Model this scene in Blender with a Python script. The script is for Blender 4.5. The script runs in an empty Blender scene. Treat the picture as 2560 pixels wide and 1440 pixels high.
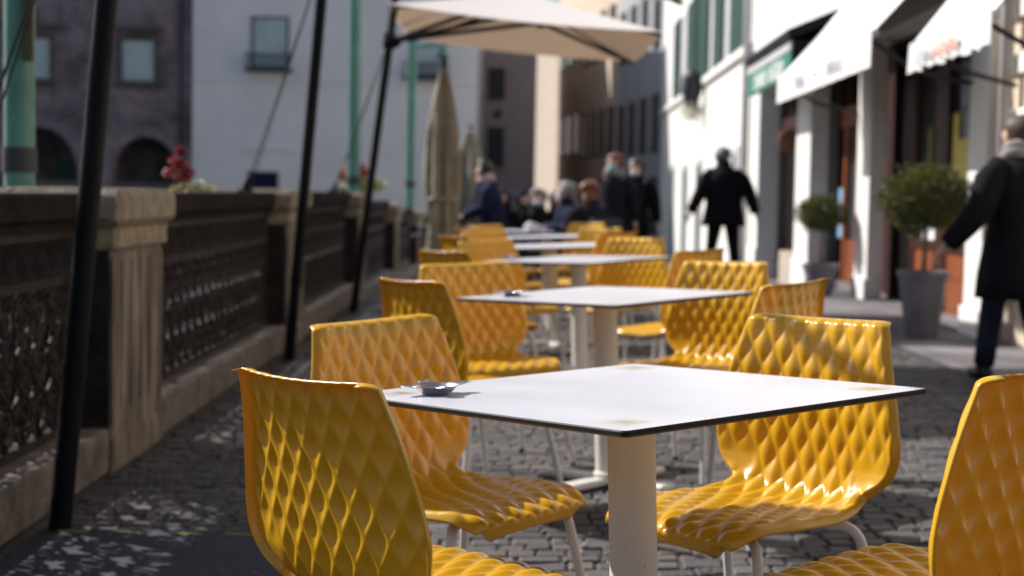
import bpy, bmesh, math, random
import numpy as np
from mathutils import Vector, Matrix, noise
R = math.radians
random.seed(7)
rng = np.random.default_rng(7)
sc = bpy.context.scene

# ------------------------------------------------------------------ camera
CAM_Z = 1.145
cam = bpy.data.cameras.new("camera")
cam.sensor_width = 36; cam.lens = 56.25; cam.clip_start = 0.1; cam.clip_end = 2000
cam.dof.use_dof = True; cam.dof.focus_distance = 2.85; cam.dof.aperture_fstop = 3.8
camo = bpy.data.objects.new("camera", cam); sc.collection.objects.link(camo); sc.camera = camo
pitch = math.atan2(242, 4000); roll = 0.018
Fv = Vector((0, math.cos(pitch), -math.sin(pitch))); Rv = Vector((1, 0, 0)); Uv = Rv.cross(Fv)
R2 = Rv*math.cos(roll)+Uv*math.sin(roll); U2 = Uv*math.cos(roll)-Rv*math.sin(roll)
camo.matrix_world = Matrix(((R2.x, U2.x, -Fv.x, 0), (R2.y, U2.y, -Fv.y, 0), (R2.z, U2.z, -Fv.z, CAM_Z), (0, 0, 0, 1)))

# ------------------------------------------------------------------ sky, sun, exposure
SUN_EL = R(38); SUN_DIR = Vector((-0.83, 0.56, 0)).normalized()
S = Vector((SUN_DIR.x*math.cos(SUN_EL), SUN_DIR.y*math.cos(SUN_EL), math.sin(SUN_EL)))
w = bpy.data.worlds.new("World"); sc.world = w; w.use_nodes = True
nt = w.node_tree; nt.nodes.clear()
sky = nt.nodes.new('ShaderNodeTexSky'); sky.sky_type = 'NISHITA'; sky.sun_disc = False
sky.sun_elevation = SUN_EL; sky.sun_rotation = math.atan2(S.x, S.y)
sky.air_density = 1.0; sky.dust_density = 1.5; sky.ozone_density = 1.0
bg = nt.nodes.new('ShaderNodeBackground'); bg.inputs[1].default_value = 0.085
wo = nt.nodes.new('ShaderNodeOutputWorld')
nt.links.new(sky.outputs[0], bg.inputs[0]); nt.links.new(bg.outputs[0], wo.inputs[0])
sl = bpy.data.lights.new("sun", 'SUN'); sl.energy = 4.9; sl.angle = R(0.5); sl.color = (1, .96, .91)
so = bpy.data.objects.new("sun", sl); sc.collection.objects.link(so)
so.rotation_euler = S.to_track_quat('Z', 'Y').to_euler()
sc.view_settings.view_transform = 'Standard'; sc.view_settings.look = 'None'
sc.view_settings.exposure = 0.45; sc.view_settings.gamma = 1
sc.cycles.use_denoising = True
sc.cycles.max_bounces = 8; sc.cycles.sample_clamp_indirect = 6

# ------------------------------------------------------------------ helpers
COL = sc.collection
def tag(o, label=None, cat=None, group=None, kind=None):
    if label: o['label'] = label
    if cat: o['category'] = cat
    if group: o['group'] = group
    if kind: o['kind'] = kind
    return o
def empty(name, loc, rz=0, label=None, cat=None, group=None, tilt=0):
    o = bpy.data.objects.new(name, None); COL.objects.link(o)
    o.location = loc; o.rotation_euler = (0, tilt, rz) if not rz else (Matrix.Rotation(tilt, 3, 'Y') @ Matrix.Rotation(rz, 3, 'Z')).to_euler()
    o.empty_display_size = .1
    return tag(o, label, cat, group)
def kids(o): return [c for c in list(bpy.data.objects) if c.parent == o]
def copy_tree(o, parent=None, ch=None):
    c = o.copy(); COL.objects.link(c); c.parent = parent
    for k in kids(o): copy_tree(k, c)
    return c

class MB:
    def __init__(s): s.v = []; s.f = []; s.m = []; s.T = None
    def add(s, vs, fs, mi=0):
        b = len(s.v)
        s.v += [tuple(x) for x in vs]; s.f += [tuple(b+i for i in f) for f in fs]; s.m += [mi]*len(fs)
        return s
    def box(s, x0, x1, y0, y1, z0, z1, mi=0, bev=0):
        if bev:
            b = bev; vs = []
            for (z, i) in ((z0, b), (z0+b, 0), (z1-b, 0), (z1, b)):
                xa, xb, ya, yb = x0+i, x1-i, y0+i, y1-i
                c = b if i == 0 else 0
                vs += [(xa+c, ya, z), (xb-c, ya, z), (xb, ya+c, z), (xb, yb-c, z), (xb-c, yb, z), (xa+c, yb, z), (xa, yb-c, z), (xa, ya+c, z)]
            fs = [tuple(range(7, -1, -1)), tuple(range(24, 32))]
            for k in range(3):
                for i in range(8):
                    j = (i+1) % 8; fs.append((k*8+i, k*8+j, k*8+8+j, k*8+8+i))
            return s.add(vs, fs, mi)
        vs = [(x0, y0, z0), (x1, y0, z0), (x1, y1, z0), (x0, y1, z0), (x0, y0, z1), (x1, y0, z1), (x1, y1, z1), (x0, y1, z1)]
        return s.add(vs, [(3, 2, 1, 0), (4, 5, 6, 7), (0, 1, 5, 4), (1, 2, 6, 5), (2, 3, 7, 6), (3, 0, 4, 7)], mi)
    def tube(s, pts, r, n=10, mi=0, caps=True):
        pts = [Vector(p) for p in pts]; rr = r if hasattr(r, '__len__') else [r]*len(pts)
        rings = []; up = None
        for i, p in enumerate(pts):
            d = (pts[min(i+1, len(pts)-1)]-pts[max(i-1, 0)]).normalized()
            if up is None: up = d.orthogonal().normalized()
            up = (up-d*up.dot(d)); up = up.normalized() if up.length > 1e-6 else d.orthogonal().normalized()
            sd = d.cross(up)
            rings.append([p+(up*math.cos(a)+sd*math.sin(a))*rr[i] for a in [2*math.pi*k/n for k in range(n)]])
        vs = [q for rg in rings for q in rg]; fs = []
        for i in range(len(pts)-1):
            for k in range(n):
                j = (k+1) % n; fs.append((i*n+k, i*n+j, i*n+n+j, i*n+n+k))
        if caps: fs += [tuple(range(n-1, -1, -1)), tuple(range((len(pts)-1)*n, len(pts)*n))]
        return s.add(vs, fs, mi)
    def loft(s, rings, n=20, mi=0, caps=True):   # rings: (cx,cy,cz,rx,ry)
        vs = []; fs = []
        for (cx, cy, cz, rx, ry) in rings:
            vs += [(cx+rx*math.cos(2*math.pi*k/n), cy+ry*math.sin(2*math.pi*k/n), cz) for k in range(n)]
        for i in range(len(rings)-1):
            for k in range(n):
                j = (k+1) % n; fs.append((i*n+k, i*n+j, i*n+n+j, i*n+n+k))
        if caps: fs += [tuple(range(n-1, -1, -1)), tuple(range((len(rings)-1)*n, len(rings)*n))]
        return s.add(vs, fs, mi)
    def lathe(s, prof, c=(0, 0, 0), n=32, mi=0, caps=False):
        return s.loft([(c[0], c[1], c[2]+z, r, r) for r, z in prof], n, mi, caps)
    def ball(s, c, r, n=12, mi=0, jit=0, sc3=(1, 1, 1)):
        m = n//2; rings = []
        for i in range(m+1):
            a = -math.pi/2+math.pi*i/m; rings.append((c[0], c[1], c[2]+r*sc3[2]*math.sin(a), max(r*math.cos(a), 1e-4)*sc3[0], max(r*math.cos(a), 1e-4)*sc3[1]))
        b = len(s.v); s.loft(rings, n, mi, False)
        if jit:
            for i in range(b, len(s.v)):
                v = Vector(s.v[i]); d = v-Vector(c)
                s.v[i] = tuple(Vector(c)+d*(1+jit*noise.noise(v*9/r*0.1+Vector((3, 1, 5)))))
        return s
    def quad(s, a, b, c, d, mi=0): return s.add([a, b, c, d], [(0, 1, 2, 3)], mi)
    def build(s, name, mats, parent=None, smooth=False, off=None, angle=None):
        me = bpy.data.meshes.new(name)
        vs = s.v
        if off: vs = [(a+off[0], b+off[1], c+off[2]) for a, b, c in vs]
        me.from_pydata(vs, [], s.f)
        if not isinstance(mats, (list, tuple)): mats = [mats]
        for m in mats: me.materials.append(m)
        me.polygons.foreach_set('material_index', s.m)
        if smooth:
            me.polygons.foreach_set('use_smooth', [True]*len(s.f))
            if angle: me.set_sharp_from_angle(angle=angle)
        me.update()
        o = bpy.data.objects.new(name, me); COL.objects.link(o); o.parent = parent
        return o

def clamp(x, a=0., b=1.): return max(a, min(b, x))

# ------------------------------------------------------------------ materials
def mat(name, col=(.5, .5, .5), rough=.6, metal=0, var=0, vscale=4, bump=0, bscale=20, spec=None, col2=None, detail=6, stretch=(1, 1, 1), trans=0, coat=0):
    m = bpy.data.materials.new(name); m.use_nodes = True; t = m.node_tree; b = t.nodes['Principled BSDF']
    b.inputs['Base Color'].default_value = (*col, 1); b.inputs['Roughness'].default_value = rough; b.inputs['Metallic'].default_value = metal
    if spec is not None: b.inputs['Specular IOR Level'].default_value = spec
    if coat: b.inputs['Coat Weight'].default_value = coat
    tc = t.nodes.new('ShaderNodeTexCoord'); mp = t.nodes.new('ShaderNodeMapping'); mp.inputs['Scale'].default_value = stretch
    t.links.new(tc.outputs['Object'], mp.inputs[0])
    if col2 is not None or var:
        n = t.nodes.new('ShaderNodeTexNoise'); n.inputs['Scale'].default_value = vscale; n.inputs['Detail'].default_value = detail; n.inputs['Roughness'].default_value = .62
        t.links.new(mp.outputs[0], n.inputs['Vector'])
        r = t.nodes.new('ShaderNodeValToRGB'); c2 = col2 if col2 is not None else tuple(c*(1-var) for c in col)
        r.color_ramp.elements[0].position = .35; r.color_ramp.elements[1].position = .68
        r.color_ramp.elements[0].color = (*c2, 1); r.color_ramp.elements[1].color = (*col, 1)
        t.links.new(n.outputs[0], r.inputs[0]); t.links.new(r.outputs[0], b.inputs['Base Color'])
    if bump:
        n2 = t.nodes.new('ShaderNodeTexNoise'); n2.inputs['Scale'].default_value = bscale; n2.inputs['Detail'].default_value = 8
        t.links.new(mp.outputs[0], n2.inputs['Vector'])
        bp = t.nodes.new('ShaderNodeBump'); bp.inputs['Strength'].default_value = bump; bp.inputs['Distance'].default_value = .02
        t.links.new(n2.outputs[0], bp.inputs['Height']); t.links.new(bp.outputs[0], b.inputs['Normal'])
    if trans:
        tr = t.nodes.new('ShaderNodeBsdfTranslucent'); tr.inputs[0].default_value = (*[min(1, c*1.2) for c in col], 1)
        mx = t.nodes.new('ShaderNodeMixShader'); mx.inputs[0].default_value = trans
        out = t.nodes['Material Output']
        t.links.new(b.outputs[0], mx.inputs[1]); t.links.new(tr.outputs[0], mx.inputs[2]); t.links.new(mx.outputs[0], out.inputs[0])
    return m

M = {}
# yellow moulded plastic, lets some light through
m = mat('yellow_plastic', (.73, .40, .010), .28, spec=.8); M['yellow'] = m
t = m.node_tree; b = t.nodes['Principled BSDF']
tr = t.nodes.new('ShaderNodeBsdfTranslucent'); tr.inputs[0].default_value = (.95, .40, .008, 1)
mx = t.nodes.new('ShaderNodeMixShader'); mx.inputs[0].default_value = .19
t.links.new(b.outputs[0], mx.inputs[1]); t.links.new(tr.outputs[0], mx.inputs[2]); t.links.new(mx.outputs[0], t.nodes['Material Output'].inputs[0])
n = t.nodes.new('ShaderNodeTexNoise'); n.inputs['Scale'].default_value = 7; n.inputs['Detail'].default_value = 6
tc = t.nodes.new('ShaderNodeTexCoord'); t.links.new(tc.outputs['Object'], n.inputs['Vector'])
mr = t.nodes.new('ShaderNodeMapRange'); mr.inputs[3].default_value = .19; mr.inputs[4].default_value = .33
t.links.new(n.outputs[0], mr.inputs[0]); t.links.new(mr.outputs[0], b.inputs['Roughness'])
nd_ = t.nodes.new('ShaderNodeTexNoise'); nd_.inputs['Scale'].default_value = 16; nd_.inputs['Detail'].default_value = 10; nd_.inputs['Roughness'].default_value = .7; t.links.new(tc.outputs['Object'], nd_.inputs['Vector'])
md_ = t.nodes.new('ShaderNodeMapRange'); md_.inputs[1].default_value = .45; md_.inputs[2].default_value = .8; md_.inputs[3].default_value = 0; md_.inputs[4].default_value = .30; t.links.new(nd_.outputs[0], md_.inputs[0])
cd_ = t.nodes.new('ShaderNodeMixRGB'); cd_.inputs[1].default_value = (.75, .425, .010, 1); cd_.inputs[2].default_value = (.60, .37, .055, 1); t.links.new(md_.outputs[0], cd_.inputs[0])
oi_ = t.nodes.new('ShaderNodeObjectInfo'); va_ = t.nodes.new('ShaderNodeTexCoord'); off_ = t.nodes.new('ShaderNodeVectorMath'); off_.operation = 'ADD'; cx_ = t.nodes.new('ShaderNodeCombineXYZ')
ml_ = t.nodes.new('ShaderNodeMath'); ml_.operation = 'MULTIPLY'; ml_.inputs[1].default_value = 40; t.links.new(oi_.outputs['Random'], ml_.inputs[0]); t.links.new(ml_.outputs[0], cx_.inputs[0])
t.links.new(va_.outputs['Object'], off_.inputs[0]); t.links.new(cx_.outputs[0], off_.inputs[1]); t.links.new(off_.outputs[0], nd_.inputs['Vector'])
hs_ = t.nodes.new('ShaderNodeHueSaturation'); hv_ = t.nodes.new('ShaderNodeMapRange'); hv_.inputs[3].default_value = .93; hv_.inputs[4].default_value = 1.04; t.links.new(oi_.outputs['Random'], hv_.inputs[0]); t.links.new(hv_.outputs[0], hs_.inputs['Value']); t.links.new(cd_.outputs[0], hs_.inputs['Color']); t.links.new(hs_.outputs[0], b.inputs['Base Color'])
n3 = t.nodes.new('ShaderNodeTexNoise'); n3.inputs['Scale'].default_value = 900
t.links.new(tc.outputs['Object'], n3.inputs['Vector'])
bp = t.nodes.new('ShaderNodeBump'); bp.inputs['Strength'].default_value = .12; bp.inputs['Distance'].default_value = .0006
t.links.new(n3.outputs[0], bp.inputs['Height']); t.links.new(bp.outputs[0], b.inputs['Normal']); t.links.new(bp.outputs[0], tr.inputs['Normal'])

M['white_metal'] = mat('white_painted_metal', (.72, .69, .66), .38, var=.12, vscale=9)
# chipped cream paint of the table column
m = mat('column_paint', (.66, .61, .54), .42); M['column'] = m
t = m.node_tree; b = t.nodes['Principled BSDF']; tc = t.nodes.new('ShaderNodeTexCoord')
n = t.nodes.new('ShaderNodeTexNoise'); n.inputs['Scale'].default_value = 30; n.inputs['Detail'].default_value = 3
r = t.nodes.new('ShaderNodeValToRGB'); r.color_ramp.elements[0].position = .245; r.color_ramp.elements[1].position = .26
r.color_ramp.elements[0].color = (.10, .05, .03, 1); r.color_ramp.elements[1].color = (.72, .67, .60, 1)
t.links.new(tc.outputs['Object'], n.inputs['Vector']); t.links.new(n.outputs[0], r.inputs[0]); t.links.new(r.outputs[0], b.inputs['Base Color'])

M['dark_edge'] = mat('laminate_edge', (.012, .010, .013), .6, spec=.2)
M['under'] = mat('laminate_underside', (.16, .10, .05), .6)
# white laminate with worn patches at the corners
m = mat('white_laminate', (.8, .8, .82), .3); M['laminate'] = m
t = m.node_tree; b = t.nodes['Principled BSDF']; L = t.links.new
tc = t.nodes.new('ShaderNodeTexCoord'); sp = t.nodes.new('ShaderNodeSeparateXYZ'); L(tc.outputs['Object'], sp.inputs[0])
def mth(op, a, bb=None, cc=None):
    q = t.nodes.new('ShaderNodeMath'); q.operation = op
    for i, x in enumerate((a, bb, cc)):
        if x is None: continue
        if isinstance(x, (int, float)): q.inputs[i].default_value = x
        else: L(x, q.inputs[i])
    return q.outputs[0]
ax = mth('ABSOLUTE', sp.outputs[0]); ay = mth('ABSOLUTE', sp.outputs[1])
nz = t.nodes.new('ShaderNodeTexNoise'); nz.inputs['Scale'].default_value = 14; nz.inputs['Detail'].default_value = 6
L(tc.outputs['Object'], nz.inputs['Vector'])
dx = mth('ABSOLUTE', mth('SUBTRACT', ax, .325)); dy = mth('ABSOLUTE', mth('SUBTRACT', ay, .325))
d = mth('MAXIMUM', dx, dy); d = mth('ADD', d, mth('MULTIPLY', mth('SUBTRACT', nz.outputs[0], .5), .016))
halo = t.nodes.new('ShaderNodeMapRange'); halo.inputs[1].default_value = .052; halo.inputs[2].default_value = .03; halo.inputs[3].default_value = 0; halo.inputs[4].default_value = .45
L(d, halo.inputs[0])
core = t.nodes.new('ShaderNodeMapRange'); core.inputs[1].default_value = .036; core.inputs[2].default_value = .010; core.inputs[3].default_value = 0; core.inputs[4].default_value = 1
L(d, core.inputs[0])
wv = t.nodes.new('ShaderNodeTexNoise'); wv.inputs['Scale'].default_value = 30; wv.inputs['Detail'].default_value = 4
mpw = t.nodes.new('ShaderNodeMapping'); mpw.inputs['Scale'].default_value = (1, .25, 1); L(tc.outputs['Object'], mpw.inputs[0]); L(mpw.outputs[0], wv.inputs['Vector'])
wr = t.nodes.new('ShaderNodeMapRange'); wr.inputs[1].default_value = .42; wr.inputs[2].default_value = .62; L(wv.outputs[0], wr.inputs[0])
cr = mth('MULTIPLY', core.outputs[0], mth('ADD', mth('MULTIPLY', wr.outputs[0], .6), .25))
m1 = t.nodes.new('ShaderNodeMixRGB'); m1.inputs[1].default_value = (.63, .64, .71, 1); m1.inputs[2].default_value = (.62, .55, .36, 1); L(halo.outputs[0], m1.inputs[0])
m2 = t.nodes.new('ShaderNodeMixRGB'); m2.inputs[2].default_value = (.20, .15, .10, 1); L(cr, m2.inputs[0]); L(m1.outputs[0], m2.inputs[1])
ns = t.nodes.new('ShaderNodeTexNoise'); ns.inputs['Scale'].default_value = 95; ns.inputs['Detail'].default_value = 1; L(tc.outputs['Object'], ns.inputs['Vector'])
sr = t.nodes.new('ShaderNodeMapRange'); sr.inputs[1].default_value = .845; sr.inputs[2].default_value = .87; L(ns.outputs[0], sr.inputs[0])
m3 = t.nodes.new('ShaderNodeMixRGB'); m3.inputs[2].default_value = (.12, .09, .08, 1); L(sr.outputs[0], m3.inputs[0]); L(m2.outputs[0], m3.inputs[1])
nv_ = t.nodes.new('ShaderNodeTexNoise'); nv_.inputs['Scale'].default_value = 3.5; nv_.inputs['Detail'].default_value = 7; L(mpw.outputs[0], nv_.inputs['Vector'])
vr = t.nodes.new('ShaderNodeMapRange'); vr.inputs[1].default_value = .35; vr.inputs[2].default_value = .7; vr.inputs[3].default_value = .88; vr.inputs[4].default_value = 1.04; L(nv_.outputs[0], vr.inputs[0])
m4 = t.nodes.new('ShaderNodeMixRGB'); m4.blend_type = 'MULTIPLY'; m4.inputs[0].default_value = 1; L(m3.outputs[0], m4.inputs[1]); L(vr.outputs[0], m4.inputs[2]); L(m4.outputs[0], b.inputs['Base Color'])
nr = t.nodes.new('ShaderNodeTexNoise'); nr.inputs['Scale'].default_value = 5; L(tc.outputs['Object'], nr.inputs['Vector'])
mr = t.nodes.new('ShaderNodeMapRange'); mr.inputs[3].default_value = .22; mr.inputs[4].default_value = .42; L(nr.outputs[0], mr.inputs[0]); L(mr.outputs[0], b.inputs['Roughness'])

M['alu'] = mat('aluminium', (.55, .56, .58), .28, metal=1, bump=.1, bscale=60)
M['black_metal'] = mat('black_powder_coat', (.005, .005, .008), .5, spec=.15)
M['canvas'] = mat('cream_canvas', (.82, .79, .77), .9, var=.05, vscale=3, trans=.28)
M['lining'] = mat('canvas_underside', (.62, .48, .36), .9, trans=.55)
M['canvas_beige'] = mat('beige_canvas', (.36, .32, .235), .9, var=.4, vscale=5)
M['rope'] = mat('dark_rope', (.03, .03, .035), .8)
M['stone'] = mat('weathered_stone', (.31, .255, .20), .85, col2=(.07, .056, .048), vscale=4, bump=.7, bscale=25, stretch=(2, 2, .5))
M['stone_dark'] = mat('dark_flank_stone', (.045, .04, .042), .9, col2=(.018, .016, .018), vscale=5, bump=.5, bscale=25, spec=.1)
M['stone_cap'] = mat('pitted_cap_stone', (.40, .335, .24), .9, col2=(.19, .155, .115), vscale=16, bump=.9, bscale=45)
M['kerb'] = mat('kerb_stone', (.23, .19, .165), .85, col2=(.085, .07, .068), vscale=7, bump=.6, bscale=30)
M['iron'] = mat('rusty_cast_iron', (.050, .038, .036), .6, col2=(.014, .011, .013), vscale=10, bump=.4, bscale=40, spec=.15)
M['rail_stone'] = mat('dark_rail_top', (.030, .019, .017), .85, col2=(.010, .007, .007), vscale=6, bump=.3, bscale=30, spec=.08)
M['green_paint'] = mat('pale_green_paint', (.10, .27, .22), .42, col2=(.07, .19, .15), vscale=4)
M['moss'] = mat('faded_plate', (.10, .09, .035), .7, var=.5, vscale=12)
M['plaster_grey'] = mat('grey_plaster', (.80, .75, .765), .9, col2=(.69, .65, .665), vscale=.5, bump=.1, bscale=5)
M['plaster_mauve'] = mat('mauve_plaster', (.50, .435, .44), .9, col2=(.36, .31, .31), vscale=.35, stretch=(1, 1, .6))
M['plaster_white'] = mat('white_plaster', (.80, .78, .74), .85, col2=(.72, .70, .66), vscale=.8, bump=.15, bscale=8)
M['plaster_cream'] = mat('cream_plaster', (.66, .55, .42), .9, col2=(.52, .43, .33), vscale=.6)
M['plaster_bluegrey'] = mat('blue_grey_plaster', (.42, .43, .45), .9, col2=(.34, .35, .37), vscale=.5)
M['plaster_pink'] = mat('pinkish_stone', (.46, .385, .31), .9, var=.2)
M['pilaster_grey'] = mat('grey_pilaster', (.55, .53, .55), .8, var=.15, vscale=2)
M['green_shutter'] = mat('dark_green_shutter', (.018, .07, .055), .5)
M['glass_dark'] = mat('window_pane', (.045, .06, .07), .12, spec=1)
M['pane_sky'] = mat('curtained_pane', (.45, .53, .57), .2, spec=.8, var=.3, vscale=.7)
M['frame_brown'] = mat('brown_stone_frame', (.12, .085, .085), .8, var=.3)
M['frame_dark'] = mat('dark_metal_trim', (.03, .03, .045), .6)
M['wood_dark'] = mat('dark_mahogany', (.055, .016, .010), .4, col2=(.03, .009, .006), vscale=5, stretch=(1, 1, .15))
M['wood_orange'] = mat('varnished_door_wood', (.30, .085, .025), .38, col2=(.17, .045, .014), vscale=6, stretch=(1, 1, .2))
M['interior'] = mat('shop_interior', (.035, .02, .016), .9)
M['roof'] = mat('terracotta_roof', (.20, .10, .06), .9, var=.4, vscale=6)
M['paper_yellow'] = mat('yellow_paper', (.75, .60, .16), .6)
M['paper_white'] = mat('white_paper', (.80, .80, .82), .6)
M['paper_blue'] = mat('light_blue_paper', (.22, .45, .62), .6, var=.2)
M['sign_green'] = mat('green_sign', (.025, .20, .12), .5)
M['sign_white'] = mat('white_lettering', (.8, .85, .82), .6)
M['purple_ink'] = mat('purple_lettering', (.10, .04, .17), .6)
M['grey_ink'] = mat('grey_lettering', (.45, .47, .50), .6)
M['red_ink'] = mat('faded_red_lettering', (.75, .32, .24), .6)
M['awning_white'] = mat('white_awning_cloth', (.80, .79, .78), .85, var=.05, trans=.12)
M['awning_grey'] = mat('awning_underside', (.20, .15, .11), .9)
M['dark_fitting'] = mat('dark_fitting', (.05, .05, .06), .5)
M['pot'] = mat('grey_plastic_pot', (.20, .19, .22), .6, var=.35, vscale=6)
M['soil'] = mat('potting_soil', (.03, .02, .015), 1)
M['bark'] = mat('bark', (.12, .09, .07), .9, bump=.5)
M['leaf'] = mat('leaves', (.11, .115, .022), .6, col2=(.03, .036, .010), vscale=9, trans=.25)
M['leaf_y'] = mat('yellow_green_leaves', (.42, .40, .10), .55, col2=(.12, .16, .04), vscale=20, trans=.2)
M['petal_red'] = mat('red_petals', (.30, .008, .018), .5, trans=.2, var=.4, vscale=30)
M['petal_pale'] = mat('pale_petals', (.72, .68, .58), .6, trans=.2)
M['terracotta'] = mat('terracotta', (.30, .13, .07), .8, var=.2)
M['skin'] = mat('skin', (.50, .30, .22), .5)
M['black_cloth'] = mat('black_cloth', (.010, .010, .013), .85, spec=.08)
M['navy_cloth'] = mat('navy_cloth', (.015, .018, .05), .8, var=.3, vscale=8, spec=.08)
M['grey_cloth'] = mat('charcoal_cloth', (.018, .018, .024), .9, spec=.08)
M['jeans'] = mat('blue_jeans', (.025, .032, .055), .9, var=.4, vscale=14, spec=.08)
M['hair_brown'] = mat('brown_hair', (.085, .045, .025), .6, var=.5, vscale=30)
M['hair_grey'] = mat('grey_hair', (.22, .21, .22), .6, var=.3, vscale=30)
M['hair_red'] = mat('red_brown_hair', (.20, .05, .015), .5, var=.5, vscale=25)
M['hair_black'] = mat('black_hair', (.012, .010, .010), .5)
M['scarf'] = mat('grey_scarf', (.32, .29, .28), .95, var=.3, vscale=20)
M['mask_blue'] = mat('turquoise_mask', (.14, .42, .46), .7)
M['mask_white'] = mat('white_mask', (.62, .62, .66), .7)
M['pink_cloth'] = mat('dusty_pink_cloth', (.45, .30, .31), .9)
M['red_cloth'] = mat('red_cloth', (.55, .02, .05), .7)
M['shoe'] = mat('black_leather', (.012, .012, .014), .4)
M['glassware'] = mat('dark_glass', (.05, .045, .08), .05, spec=1)
M['mat_navy'] = mat('navy_rubber_mat', (.022, .026, .048), .8, col2=(.010, .013, .028), vscale=5, bump=.5, bscale=18)
M['mat_yellow'] = mat('worn_yellow_paint', (.32, .33, .07), .7, var=.5, vscale=22)
M['debris'] = mat('dry_leaf_litter', (.30, .26, .22), .9, var=.4, vscale=40)
M['weeds'] = mat('weeds', (.05, .10, .02), .7)

# cobbles: tone changes stone by stone
m = mat('porphyry_cobbles', (.16, .15, .15), .75); M['cobble'] = m
t = m.node_tree; b = t.nodes['Principled BSDF']; L = t.links.new
ge = t.nodes.new('ShaderNodeNewGeometry'); r = t.nodes.new('ShaderNodeValToRGB'); L(ge.outputs['Random Per Island'], r.inputs[0])
e = r.color_ramp.elements; e[0].color = (.050, .047, .052, 1); e[1].color = (.125, .115, .108, 1)
x = e.new(.5); x.color = (.078, .075, .082, 1); x = e.new(.8); x.color = (.095, .08, .075, 1)
tc = t.nodes.new('ShaderNodeTexCoord'); n = t.nodes.new('ShaderNodeTexNoise'); n.inputs['Scale'].default_value = 1.3; n.inputs['Detail'].default_value = 8
L(tc.outputs['Object'], n.inputs['Vector']); mm = t.nodes.new('ShaderNodeMixRGB'); mm.blend_type = 'MULTIPLY'; mm.inputs[0].default_value = .7
r2 = t.nodes.new('ShaderNodeValToRGB'); r2.color_ramp.elements[0].position = .35; r2.color_ramp.elements[1].position = .65
r2.color_ramp.elements[0].color = (.55, .55, .58, 1); r2.color_ramp.elements[1].color = (1.0, 1.0, 1.0, 1)
L(n.outputs[0], r2.inputs[0]); L(r.outputs[0], mm.inputs[1]); L(r2.outputs[0], mm.inputs[2]); L(mm.outputs[0], b.inputs['Base Color'])
nb = t.nodes.new('ShaderNodeTexNoise'); nb.inputs['Scale'].default_value = 60; nb.inputs['Detail'].default_value = 5; L(tc.outputs['Object'], nb.inputs['Vector'])
bp = t.nodes.new('ShaderNodeBump'); bp.inputs['Strength'].default_value = .6; bp.inputs['Distance'].default_value = .01; L(nb.outputs[0], bp.inputs['Height']); L(bp.outputs[0], b.inputs['Normal'])
M['joint'] = mat('joint_sand', (.075, .068, .066), 1, var=.4, vscale=30)
# slabs and bricks
def brickmat(name, c1, c2, mortar, bw, rh, msize=.01, vec='Object', rot=None, bump=.3):
    m = mat(name, c1, .85); t = m.node_tree; b = t.nodes['Principled BSDF']; L = t.links.new
    tc = t.nodes.new('ShaderNodeTexCoord'); mp = t.nodes.new('ShaderNodeMapping'); L(tc.outputs[vec], mp.inputs[0])
    if rot: mp.inputs['Rotation'].default_value = rot
    br = t.nodes.new('ShaderNodeTexBrick'); br.inputs['Color1'].default_value = (*c1, 1); br.inputs['Color2'].default_value = (*c2, 1); br.inputs['Mortar'].default_value = (*mortar, 1)
    br.inputs['Scale'].default_value = 1; br.inputs['Brick Width'].default_value = bw; br.inputs['Row Height'].default_value = rh; br.inputs['Mortar Size'].default_value = msize
    L(mp.outputs[0], br.inputs['Vector'])
    n = t.nodes.new('ShaderNodeTexNoise'); n.inputs['Scale'].default_value = 1.1; n.inputs['Detail'].default_value = 9; n.inputs['Roughness'].default_value = .65; L(tc.outputs['Object'], n.inputs['Vector'])
    r = t.nodes.new('ShaderNodeValToRGB'); r.color_ramp.elements[0].position = .35; r.color_ramp.elements[1].position = .66
    r.color_ramp.elements[0].color = (.42, .42, .46, 1); r.color_ramp.elements[1].color = (1.45, 1.35, 1.38, 1); L(n.outputs[0], r.inputs[0])
    mm = t.nodes.new('ShaderNodeMixRGB'); mm.blend_type = 'MULTIPLY'; mm.inputs[0].default_value = 1; L(br.outputs[0], mm.inputs[1]); L(r.outputs[0], mm.inputs[2]); L(mm.outputs[0], b.inputs['Base Color'])
    bp = t.nodes.new('ShaderNodeBump'); bp.inputs['Strength'].default_value = bump; bp.inputs['Distance'].default_value = .01; L(br.outputs['Fac'], bp.inputs['Height']); bp.invert = True; L(bp.outputs[0], b.inputs['Normal'])
    return m
M['slabs'] = brickmat('trachyte_slabs', (.20, .19, .195), (.15, .145, .15), (.08, .075, .075), .75, .45, .008)
M['brick'] = brickmat('old_brickwork', (.22, .15, .155), (.145, .11, .12), (.26, .22, .225), .5, .16, .03, rot=(R(90), 0, 0))
M['far_paving'] = brickmat('far_cobbles', (.15, .14, .14), (.11, .105, .11), (.06, .055, .05), .14, .12, .012)
m = mat('canal_water', (.02, .045, .045), .08, bump=.35, bscale=3); M['water'] = m
M['earth'] = mat('canal_bed', (.06, .05, .04), 1)

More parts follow.
